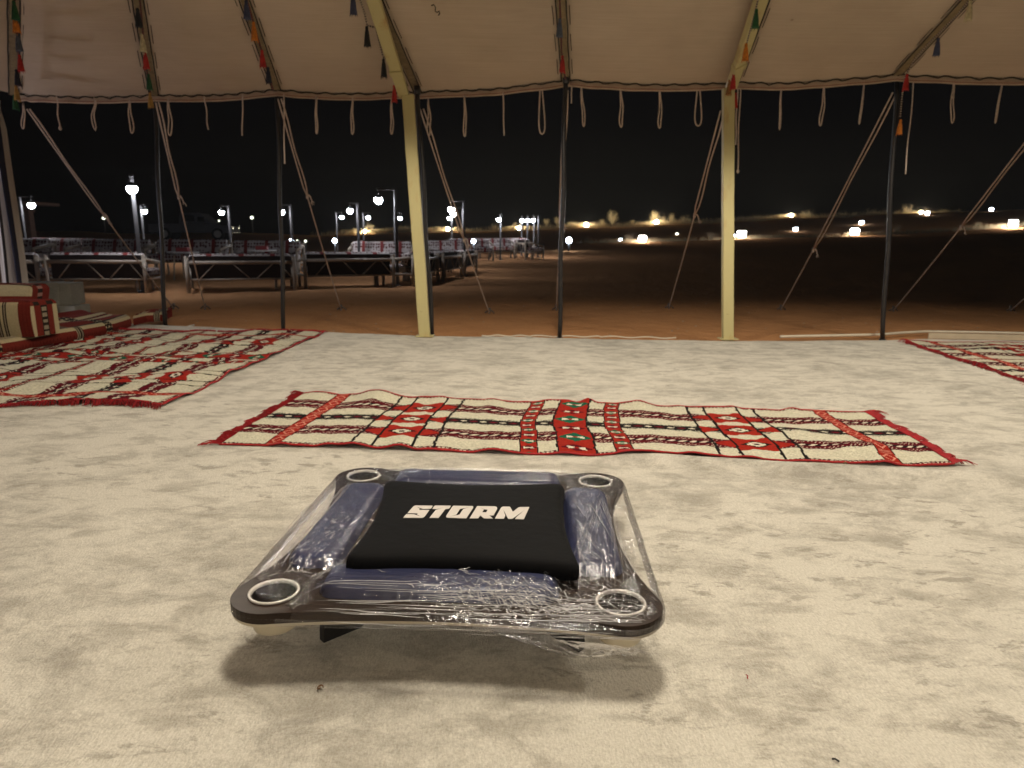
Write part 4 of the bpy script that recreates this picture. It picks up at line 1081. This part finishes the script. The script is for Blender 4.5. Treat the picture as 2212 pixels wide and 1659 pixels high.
# ------------------------------------------------------------------ yard: benches
def make_bench():
    L = 1.6; t = thing('bench', 'x', 'bench', (0, 0, 0)); rr = .027
    def part(nm, fn, m, sm=True, bv=0): mb = MB(); fn(mb); return mb.build(nm, m, t, local=True, smooth=sm, bevel=bv)
    for s in (-1, 1):
        part('back_post', lambda mb: (mb.tube([(s*L/2, 0, -.05), (s*L/2, 0, .60)], .032, 10), mb.lathe([(.034, .60), (.030, .625), (0, .635)], (s*L/2, 0, 0), 10)), M['tube'])
        part('front_post', lambda mb: mb.tube([(s*L/2, .72, -.05), (s*L/2, .72, .47)], .030, 10), M['tube'])
        part('armrest', lambda mb: mb.tube([(s*L/2, .0, .565), (s*L/2, .36, .53), (s*L/2, .75, .48)], .030, 10), M['tube'])
        part('side_rail', lambda mb: mb.tube([(s*L/2, .03, .235), (s*L/2, .70, .235)], .024, 8), M['tube'])
    part('top_rail', lambda mb: mb.tube([(-L/2+.03, 0, .525), (L/2-.03, 0, .525)], .033, 10), M['tube'])
    part('bottom_rail', lambda mb: mb.tube([(-L/2+.03, 0, .235), (L/2-.03, 0, .235)], .015, 8), M['tube'])
    for x0, x1 in ((-.62, -.40), (-.13, -.36+.21+.26), (.47, .22), (.57, .76)):
        part('brace', lambda mb: mb.tube([(x0, -.01, .25 if x0 in (-.62,) else .50), (x1, -.01, .50 if x0 in (-.62,) else .25)], .010, 6), M['tube'])
    part('back_panel', lambda mb: mb.box((0, .055, .385), (L-.10, .03, .285)), M['back_fabric'], False, .008)
    part('inner_leg', lambda mb: mb.tube([(.52, .30, -.05), (.52, .30, .22)], .022, 8), M['tube']); part('inner_leg', lambda mb: mb.tube([(.66, .62, -.05), (.66, .62, .22)], .022, 8), M['tube'])
    part('seat_cushion', lambda mb: mb.box((0, .44, .335), (L-.08, .62, .13)), M['cushion'], True, .035)
    def bc(mb):
        n = 10; prof = [(.11, .40), (.085, .48), (.06, .56), (.05, .635), (.075, .665), (.125, .675), (.175, .655), (.205, .60), (.235, .50), (.27, .42)]
        x0, x1 = -L/2+.03, L/2-.03; k = len(prof)
        secs = [(x0, .72), (x0+.03, 1), (x1-.03, 1), (x1, .72)]; vs = []
        for x, s in secs:
            for y, z in prof: vs.append((x, .16+(y-.16)*s, .53+(z-.53)*s))
        mb.add(vs, [(a*k+j, (a+1)*k+j, (a+1)*k+(j+1) % k, a*k+(j+1) % k) for a in range(3) for j in range(k)] + [tuple(range(k)), tuple(range(3*k, 4*k))[::-1]])
        mb.m = [1 if (i < 3*k and (i % k) in (0, 1, 2)) else 0 for i in range(len(mb.f))]
    part('back_cushion', bc, [M['cushion'], M['back_fabric']], False)
    return t
bench0 = make_bench(); used = [0]
def place_bench(p0, p1, label, group):
    p0, p1 = Vector(p0), Vector(p1); c = (p0+p1)/2; d = p1-p0
    b = bench0 if used[0] == 0 else copy_tree(bench0); used[0] += 1
    b.location = (c.x, c.y, min(gz(p0.x, p0.y), gz(p1.x, p1.y))); b.rotation_euler.z = math.atan2(d.y, d.x); b.scale.x = d.length/1.6
    b['label'] = label; b['group'] = group; b.scale.z = 1.17 if group == FG else .9; return b
FG = 'cushioned benches facing the tent'
NG = 'white tube benches seen from behind'
def g2(x, y): p = G(x, y); return (p.x, p.y, 0)
place_bench((-8.75, 10.05, 0), g2(87, 629), 'white tube bench seen from behind at the far left, beside the curtain', NG)
place_bench(g2(107, 629.5), g2(317, 629), 'white tube bench seen from behind above the concrete blocks, left of the near lamp post', NG)
place_bench(g2(408, 627), g2(638, 623), 'white tube bench seen from behind between the two leftmost black tent poles', NG)
place_bench(g2(661, 621), g2(851, 617), 'white tube bench seen from behind directly left of the rusty cream post', NG)
place_bench(g2(893, 615), g2(946, 605), 'white tube bench seen end on, partly hidden by the rusty cream post', NG)
place_bench(g2(957, 604.5), g2(996, 596), 'white tube bench seen at an angle just right of the rusty cream post', NG)
place_bench(g2(1004, 594.5), g2(1029, 587), 'white tube bench seen at an angle, last and rightmost of the row', NG)
FG = 'cushioned benches facing the tent'
FAR = [(40, 15.6, 0, 'cushioned bench facing the tent at the far left, next to the striped curtain'), (145, 16.3, 0, 'cushioned bench facing the tent, second from the left of the far row'),
       (258, 16.0, 0, 'cushioned bench facing the tent behind the tall near lamp post'), (421, 15.9, .06, 'cushioned bench facing the tent between the two leftmost black tent poles'),
       (580, 16.6, .08, 'cushioned bench facing the tent behind the second black pole, slightly higher than its neighbour'), (826, 18.6, .1, 'cushioned bench facing the tent behind the lamp post left of the rusty cream post'),
       (950, 22.0, .2, 'cushioned bench facing the tent just right of the rusty cream post'), (1012, 26.5, .25, 'small distant cushioned bench, left of the pair at the end of the far row'),
       (1062, 28.5, .2, 'small distant cushioned bench, middle one at the end of the far row'), (1100, 29.5, .2, 'small distant red cushioned bench nearest the three clustered lamp posts')]
for px, yy, rot, lb in FAR:
    x = YP(px, 520, yy).x; d = Vector((math.cos(rot), math.sin(rot), 0))*.8; c = Vector((x, yy, 0)); place_bench(c+d, c-d, lb, FG)
c = YP(1129, 530, 27.5); place_bench((c.x-.25, 28.8, 0), (c.x+.10, 26.9, 0), 'distant dark bench turned sideways beside the clustered lamp posts', FG)
# low tray tables with tissue boxes between the benches
tb = plain('tissue_red', (.30, .03, .03), .6); tw = plain('tray_white', (.7, .68, .66), .4)
for px, yy, lb in ((566, 15.0, 'small white tray table with a red tissue box before the benches, left of second pole'), (395, 14.3, 'small white tray table before the benches near the leftmost pole')):
    p = YP(px, 540, yy); t = thing('tray_table', lb, 'side table', (p.x, yy, gz(p.x, yy)), 0, 'tray tables between the benches')
    mb = MB(); mb.lathe([(0, .55), (.30, .55), (.30, .58), (.28, .575), (0, .572)], n=24); mb.build('tray', tw, t, local=True, smooth=True)
    mb = MB()
    for a in range(3): mb.tube([(.2*math.cos(a*2.1), .2*math.sin(a*2.1), .56), (.26*math.cos(a*2.1), .26*math.sin(a*2.1), -.02)], .016, 8)
    mb.build('legs', M['tube'], t, local=True, smooth=True)
    mb = MB(); mb.box((0, 0, .0), (.24, .12, .09)); o = mb.build('tissue_box', tb, origin=(0, 0, -.045), bevel=.006); o.location = (p.x, yy, t.location.z+.576)
    tag(o, 'red tissue box on the tray table ' + ('left of the second black pole' if px > 500 else 'near the leftmost black pole'), 'tissue box', 'tissue boxes on the tray tables')

# ------------------------------------------------------------------ lamp posts
def make_lamp():
    t = thing('lamp_post', 'x', 'lamp post', (0, 0, 0)); H = 1.72; A = .30
    mb = MB(); mb.box((0, 0, H/2-.05), (.055, .055, H+.10)); mb.box((0, 0, .015), (.14, .14, .03)); mb.build('post', M['lamp_post'], t, local=True, bevel=.005, seg=1)
    mb = MB(); mb.box((A/2-.0, 0, H-.012), (A+.055, .06, .034)); mb.build('arm', M['lamp_post'], t, local=True, bevel=.004, seg=1)
    mb = MB(); mb.tube([(A, 0, H-.03), (A, 0, H-.12)], .006, 6); mb.lathe([(.012, -.10), (.05, -.13), (.075, -.165), (.070, -.17)], (A, 0, H), 14); hd = mb.build('lamp_shade', M['lamp_post'], t, local=True, smooth=True)
    mb = MB(); mb.lathe([(0, -.135), (.035, -.142), (.062, -.168), (.072, -.20), (.062, -.235), (.035, -.262), (0, -.270)], (A, 0, H), 16); mb.build('globe', M['globe'], hd, local=True, smooth=True)
    return t
lamp0 = make_lamp(); lused = [0]
def place_lamp(px, py, yy, side, lb, ang=None):
    """px: post in the photograph, yy: distance, side: fraction of the arm seen sideways (+ right)"""
    if yy is None: p = G(px, py); x, y = p.x, p.y
    else: p = YP(px, py, yy); x, y = p.x, yy
    o = lamp0 if lused[0] == 0 else copy_tree(lamp0); lused[0] += 1
    a = math.acos(max(-1, min(1, side))); o.location = (x, y, gz(x, y)); o.rotation_euler.z = -a if ang is None else ang
    o['label'] = lb; o['group'] = 'lit lamp posts in the yard'
place_lamp(309, 628, None, .45, 'tall black lamp post standing nearest the tent, beside the leftmost black pole')
place_lamp(859, 614, None, -.95, 'black lamp post with long arm to the left, just left of the rusty cream post')
place_lamp(1003, 593, None, -.95, 'black lamp post at the end of the bench row, right of the rusty cream post')
place_lamp(52, 500, 16.4, .98, 'leaning lamp post at the far left beside the striped curtain')
place_lamp(309, 500, 21, .7, 'lamp post half hidden behind the tall near lamp post at left')
place_lamp(497, 500, 20.5, -.3, 'grey lamp post standing alone between the two leftmost tent poles')
place_lamp(630, 500, 19.3, -.55, 'lamp post with short arm just right of the second black pole')
place_lamp(727, 500, 26, .85, 'thin bluish lamp post left of the pair midway to the rusty cream post')
place_lamp(774, 500, 18, -.45, 'taller of the two lamp posts standing together midway to the rusty cream post')
place_lamp(785, 500, 27, .8, 'shorter of the two lamp posts standing together midway to the rusty cream post')
place_lamp(853, 500, 27, .8, 'distant lamp post whose light shows just right of the long armed post')
place_lamp(1000, 500, 20, -.85, 'lamp post directly behind the one at the end of the bench row')
place_lamp(976, 500, 27, -.2, 'small distant lamp post crossed by the guy rope right of the rusty cream post')
place_lamp(1081, 500, 27, -.2, 'single lamp post standing alone left of the cluster of three')
place_lamp(1139, 500, 29.5, .0, 'middle lamp post of the cluster of three left of the middle pole', -1.57)
place_lamp(1153, 500, 31, -.2, 'right lamp post of the cluster of three left of the middle pole')
place_lamp(1163, 500, 29, -.75, 'lamp post with long arm at the right side of the lamp cluster')
place_lamp(1127, 500, 31, .0, 'left lamp post of the cluster of three left of the middle pole', -1.57)

# small path lamps and far off lights
def small_lamp(px, py, yy, r, mat, lb, stem=True, grp='small path lamps in the yard'):
    p = YP(px, py, yy); z = gz(p.x, yy); base = Vector((p.x, yy, z)); t = thing('path_lamp', lb, 'path lamp', base, 0, grp)
    mb = MB(); mb.tube([base-Vector((0, 0, .05)), Vector((p.x, yy+.02, max(z+.02, p.z-r*1.2)))], max(.02, r*.35), 8); mb.build('stem', M['lamp_post'], t, smooth=True)
    mb = MB(); mb.lathe([(0, -r), (r*.7, -r*.7), (r, 0), (r*.7, r*.7), (0, r)], p, 12); mb.build('lens', mat, t, smooth=True)
small_lamp(630, 520, 24, .075, M['tiny_blue'], 'bright small path lamp behind the bench right of the second black pole')
small_lamp(642, 521, 27, .055, M['tiny'], 'dim small path lamp, left of the dim pair right of the second black pole')
small_lamp(660, 521, 29, .05, M['tiny'], 'dim small path lamp, right of the dim pair right of the second black pole')
small_lamp(723, 520, 24, .08, M['tiny_blue'], 'bright bluish small path lamp under the thin bluish lamp post')
small_lamp(1023, 521, 24, .075, M['tiny_blue'], 'bright small path lamp right of the end of the bench row')
small_lamp(1229, 519, 36, .15, M['tiny_blue'], 'bright bluish path lamp just right of the middle black pole')
small_lamp(224, 471, 62, .13, M['tiny'], 'far yellowish light point behind the slanting rope at the left')
small_lamp(417, 462, 80, .09, M['tiny'], 'faint far light point, upper one left of the lone grey lamp post')
small_lamp(473, 477, 80, .09, M['tiny'], 'faint far light point, lower one left of the lone grey lamp post')
small_lamp(544, 470, 66, .14, M['tiny'], 'far greenish light point right of the lone grey lamp post')
small_lamp(403, 490, 70, .08, M['tiny'], 'faintest far light point just above the parked car')

# floodlights on the bank
def flood(px, py, yy, s, lb, mat, tilt=0):
    p = YP(px, py, yy); z = gz(p.x, yy); base = Vector((p.x, yy, z)); t = thing('floodlight', lb, 'floodlight', base, 0, 'floodlights on the sandy bank')
    mb = MB(); c = Vector((p.x, yy, max(p.z, z+.5*s))); mb.box(c+Vector((0, .08, 0)), (s*1.1, .10, s*.85)); mb.build('housing', M['lamp_post'], t, bevel=.02)
    mb = MB(); mb.tube([c+Vector((0, .08, -s*.4)), Vector((p.x, yy+.08, z-.05))], .03, 6); mb.build('stand', M['lamp_post'], t)
    mb = MB(); mb.box(c+Vector((0, .08, 0)), (s*.86, .22, s*.64)); mb.build('lens', mat, t, bevel=s*.12, seg=3)
flood(1388, 521, 46, .55, 'large bright floodlight between the middle pole and the clean cream post', M['flood'])
flood(1340, 518, 49, .22, 'small floodlight left of the large one, beside a round shrub', M['tiny_blue'])
flood(1462, 514, 56, .24, 'small floodlight midway between the large floodlight and the clean cream post', M['tiny'])
flood(1585, 511, 52, .25, 'small floodlight touching the clean cream post on its right', M['tiny_blue'])
flood(1602, 515, 46, .62, 'large bright floodlight just right of the clean cream post', M['flood'])
flood(1718, 505, 54, .36, 'medium floodlight left of the doubled guy rope', M['tiny_blue'])
flood(1846, 511, 47, .62, 'large bright floodlight left of the far right black pole', M['flood'])
flood(1859, 502, 55, .36, 'medium floodlight directly above right of a large one', M['tiny_blue'])
flood(1999, 496, 58, .36, 'medium floodlight first right of the far right black pole', M['tiny_blue'])
flood(2136, 491, 60, .36, 'medium floodlight high on the slope near the right edge', M['tiny_blue'])
flood(2186, 507, 46, .66, 'largest bright floodlight at the right picture edge', M['flood'])
# uplights along the crest
def crest_pt(px, D=70.0):
    d = ray(px, 500); x = d[0]/d[1]*D; return Vector((x, D, gz(x, D)))
for px, lb in ((786, 'warm crest uplight under a tree shrub left of the rusty cream post'), (967, 'warm crest uplight behind the lamp posts right of the rusty cream post'), (1121, 'warm crest uplight under the shrub beside the lamp cluster'),
               (1266, 'warm crest uplight right of the middle black pole'), (1417, 'warm crest uplight under the brightest arching grass'), (1706, 'warm crest uplight right of the clean cream post'), (1985, 'warm crest uplight right of the far right black pole')):
    p = crest_pt(px, 69); t = thing('uplight', lb, 'uplight', p, 0, 'warm uplights on the dune crest')
    mb = MB(); mb.lathe([(.14, -.05), (.14, .12), (.17, .15), (.15, .16)], p, 12); mb.build('housing', M['lamp_post'], t)
    mb = MB(); mb.lathe([(.13, .15), (.13, .34), (.08, .42), (0, .44)], p, 12); mb.build('lens', M['globe_warm'], t, smooth=True)

# ------------------------------------------------------------------ shrubs and grass
def shrub_mesh(seed, arch):
    r = random.Random(seed); mb = MB()
    if arch:                                            # arching grass clump
        for k in range(130):
            a = r.uniform(0, 6.28); l = r.uniform(.5, 1.05); b = r.uniform(.25, .8); w_ = r.uniform(.008, .018); pts = []
            for q in range(6): t = q/5; pts.append(Vector((math.cos(a)*b*t*t*.75, math.sin(a)*b*t*t*.75, l*(t-.38*b*t*t*t))))
            mb.tube(pts, [w_*(1-.8*q/5) for q in range(6)], 3, cap=False)
    else:                                               # woody shrub, twigs and small leaves
        for k in range(46):
            a = r.uniform(0, 6.28); e = r.uniform(.35, 1.35); l = r.uniform(.45, 1.0); d = Vector((math.cos(a)*math.cos(e), math.sin(a)*math.cos(e), math.sin(e)))
            p = Vector((0, 0, 0)); pts = [p.copy()]
            for q in range(4): d = (d+Vector((r.gauss(0, .18), r.gauss(0, .18), r.gauss(.03, .12)))).normalized(); p = p + d*l*.24; pts.append(p.copy())
            mb.tube(pts, [.013, .010, .008, .005, .002], 3, cap=False)
            for q in range(16):
                c = pts[r.randint(1, 4)] + Vector((r.gauss(0, .07), r.gauss(0, .07), r.gauss(0, .06))); s = r.uniform(.016, .042)
                n1 = Vector((r.gauss(0, 1), r.gauss(0, 1), r.gauss(0, 1))).normalized(); u1, v1 = frame_of(n1); mb.add([c-u1*s, c+v1*s*.5, c+u1*s, c-v1*s*.5], [(0, 1, 2, 3)])
    return mb
SH = [(shrub_mesh(1, False), 0), (shrub_mesh(2, False), 0), (shrub_mesh(3, True), 1), (shrub_mesh(4, True), 1)]
SHM = []
for k, (mb, ar) in enumerate(SH):
    o = mb.build('dry_shrub', M['shrub'] if not ar else M['grass']); SHM.append(o.data); bpy.data.objects.remove(o)
def shrub(px, D, wpx, hpx, kind, lb, grp):
    p = crest_pt(px, D); s = D/FOC; o = bpy.data.objects.new('dry_shrub' if kind < 2 else 'grass_clump', SHM[kind]); COL.objects.link(o)
    o.location = p - Vector((0, 0, .03)); k = {0: 1.5, 1: 1.5, 2: 1.25, 3: 1.25}[kind]
    o.scale = (wpx*s/k, wpx*s/k, hpx*s/(1.0 if kind < 2 else .75)); o.rotation_euler.z = px*.7; tag(o, lb, 'shrub' if kind < 2 else 'grass clump', grp)
CG = 'dry shrubs on the dune crest'
CR = [(797,30,26,0,'largest pale shrub behind the lamp pair left of the rusty cream post'),(873,24,18,1,'pale crest shrub half hidden by the long armed lamp post'),(768,16,12,2,'low tuft on the crest left of the large pale shrub'),
 (945,16,10,2,'low grass tuft on the crest just right of the rusty cream post'),(1010,16,10,1,'low dim crest shrub behind the last bench'),(1068,20,18,0,'round pale crest shrub left of the lone lamp post'),(1117,22,20,0,'brightly lit crest shrub beside the lamp cluster'),
 (1180,18,18,2,'thin upright tuft left of the middle black pole'),(1203,16,20,2,'taller thin tuft touching the middle black pole on its left'),(1236,16,16,1,'crest shrub immediately right of the middle black pole'),(1300,16,14,2,'dim grass tuft second right of the middle black pole'),
 (1322,28,28,3,'tall dim arching grass on the crest between the two uplights'),(1365,12,12,2,'small lone tuft left of the brightest arching grass'),(1412,22,24,3,'brightest arching grass clump beside its crest uplight'),(1429,20,24,1,'bright upright crest shrub just right of the brightest grass'),
 (1449,16,18,3,'slanting lit grass clump right of the bright crest shrub'),(1478,22,20,1,'dim crest shrub right of the brightly lit group'),(1515,18,12,0,'low dim crest shrub left of the clean cream post'),(1630,24,16,0,'dim reddish crest shrub right of the clean cream post'),
 (1680,16,10,2,'low lit tuft left of the right hand crest uplight'),(1741,34,22,0,'broad dim crest shrub touched by the doubled guy rope'),(1818,26,18,1,'dim crest shrub between doubled guy rope and far right pole'),(1842,16,11,2,'low crest tuft right of the dim shrub, left of the far right pole'),
 (1878,26,20,1,'crest shrub second left of the far right black pole'),(1908,22,18,0,'crest shrub touching the far right black pole on its left'),(1954,22,28,1,'tallest dim crest shrub just right of the far right black pole'),(1990,30,22,0,'wide crest shrub right of the tallest dim one'),
 (2032,24,14,2,'low crest grass right of the wide shrub'),(2068,22,20,1,'last crest shrub left of the right edge guy rope'),(2130,26,18,0,'crest shrub furthest right, high above the largest floodlight')]
for px, w_, h, k, lb in CR: shrub(px, 70.5, w_*1.15, h*1.1, k, lb, CG)
BG = 'dry shrubs on the sandy bank'
for px, w_, h, k, lb in ((1268,26,18,0,'round dim bank shrub left of the small floodlight'),(1358,26,22,0,'round pale bank shrub left of the large middle floodlight'),(1535,28,20,1,'rounded dim bank shrub just left of the clean cream post'),(1937,20,22,0,'pale upright bank shrub right of the far right black pole'),
                        (1218,14,8,1,'low dark bank shrub at the foot of the middle pole view'),(2110,18,10,3,'low grass clump on the bank left of the largest floodlight'),(1163-10,10,10,1,'little shrub at the foot of the lamp cluster')):
    shrub(px, 48 if px > 1160 else 27, w_*1.1, h*1.1, k, lb, BG)
fm = MB()                                               # continuous low scrub fringe behind the single shrubs
for k in range(34):
    px = 1180 + k*29 + 11*math.sin(k*2.7); p = crest_pt(px, 71.2); sw = (16+8*math.sin(k*1.9))*.0476/1.4; shh = (9+5*math.sin(k*3.1))*.0476/.9
    src = SH[2 + k % 2 if k % 3 else k % 2][0]; ca, sa = math.cos(k*1.7), math.sin(k*1.7)
    fm.add([(p.x+sw*(v[0]*ca-v[1]*sa), p.y+sw*(v[0]*sa+v[1]*ca), p.z-.03+shh*v[2]) for v in src.v], src.f)
tag(fm.build('scrub', M['shrub']), 'low continuous scrub fringe along the dune crest', kind='stuff')
def grass_strip(pxs, D, spread, n, hmax, lab):
    mb = MB(); r = random.Random(int(D)*3+n)
    for k in range(n):
        px = r.choice(pxs) if r.random() < .0 else None
        c, w_ = pxs[r.randrange(len(pxs))]; x_ = r.gauss(c, w_); p = crest_pt(x_, D+r.uniform(-spread, spread)); h = hmax*r.uniform(.3, 1)
        a = r.uniform(0, 6.28); b = p + Vector((math.cos(a)*h*.35, math.sin(a)*h*.35, h)); w2 = .012+.012*r.random(); mb.add([p-Vector((w2, 0, .02)), p+Vector((w2, 0, -.02)), b], [(0, 1, 2)])
    tag(mb.build('dry_grass', M['grass']), lab, kind='stuff')
grass_strip([(790, 45), (870, 30), (960, 45), (1120, 30), (1265, 50), (1420, 45), (1600, 60), (1700, 45), (1870, 80), (2010, 50)], 69, 1.2, 9000, .60, 'dry grass along the dune crest')
grass_strip([(1345, 50), (1440, 60), (1620, 40), (1720, 40), (1850, 60), (1960, 60), (2110, 60), (2190, 40)], 47.2, .7, 3600, .32, 'dry grass along the edge of the sandy bank')

# ------------------------------------------------------------------ parked car and pavilion far off at the left
p = YP(425, 510, 44); car = thing('parked_car', 'dim grey pickup parked far behind the benches at left', 'car', (p.x, 44, gz(p.x, 44)), .1)
def cpart(nm, fn, m, par=car, bv=0, sm=False): mb = MB(); fn(mb); return mb.build(nm, m, par, local=True, bevel=bv, smooth=sm)
sec = [(-2.5, .45), (-2.5, .95), (-.75, 1.0), (-.70, 1.0), (1.3, 1.0), (2.35, .88), (2.45, .45)]
def extr(mb, prof, w_):
    n = len(prof); mb.add([(x, -w_, z) for x, z in prof]+[(x, w_, z) for x, z in prof], [tuple(range(n))[::-1], tuple(range(n, 2*n))]+[(k, (k+1) % n, (k+1) % n+n, k+n) for k in range(n)])
cpart('body', lambda mb: extr(mb, sec[::-1], .9), M['carpaint'], bv=.05)
cpart('cabin', lambda mb: extr(mb, [(-.75, 1.0), (-.65, 1.62), (.55, 1.66), (1.25, 1.02)][::-1], .80), M['carpaint'], bv=.05)
for s in (-1, 1):
    cpart('window', lambda mb: mb.box((-.15, s*.803, 1.32), (.75, .012, .38)), M['glass']); cpart('window', lambda mb: mb.box((.60, s*.803, 1.26), (.40, .012, .30)), M['glass'])
    for x in (-1.6, 1.55):
        wh = cpart('wheel', lambda mb: mb.lathe([(0, -.11), (.34, -.11), (.38, -.06), (.38, .06), (.34, .11), (0, .11)], (x, s*.82, .38), 20, axis=(0, 1, 0)), M['tyre'], sm=True)
        cpart('rim', lambda mb: mb.lathe([(0, .0), (.22, .01), (.23, -.02)], (x, s*.935, .38), 14, axis=(0, s, 0)), M['ring'], par=wh)
    cpart('headlight', lambda mb: mb.box((2.40, s*.65, .78), (.06, .28, .14)), M['ring'])
p = YP(48, 500, 24); pv = thing('pavilion', 'brown rendered pavilion with square pillars at the far left', 'pavilion', (p.x, 24, gz(p.x, 24)))
for dx in (-.95, -.30, .27):
    mb = MB(); mb.box((dx, 0, .75), (.24, .24, 1.6)); mb.build('pillar', M['plinth'], pv, local=True, bevel=.01)
mb = MB(); mb.box((-.45, 0, 1.62), (1.75, .34, .24)); mb.build('beam', M['plinth'], pv, local=True, bevel=.01)
mb = MB(); mb.box((-.45, .5, 1.80), (2.1, 1.5, .10)); mb.build('roof_slab', M['plinth'], pv, local=True, bevel=.01)

# ------------------------------------------------------------------ added haze, stands in for lens glare round the lamps
mb = MB(); mb.box((0, 45, 3.4), (240, 130, 14.8)); hz = mb.build('glare_haze', [], None)
hm = bpy.data.materials.new('lens_glare_volume'); hm.use_nodes = True; t = hm.node_tree; t.nodes.remove(t.nodes['Principled BSDF'])
pv_ = N(t, 'ShaderNodeVolumePrincipled'); pv_.inputs['Color'].default_value = (.9, .9, .92, 1); pv_.inputs['Density'].default_value = .0006; pv_.inputs['Anisotropy'].default_value = .2
t.links.new(pv_.outputs[0], t.nodes['Material Output'].inputs['Volume']); hz.data.materials.append(hm); tag(hz, kind='stuff')
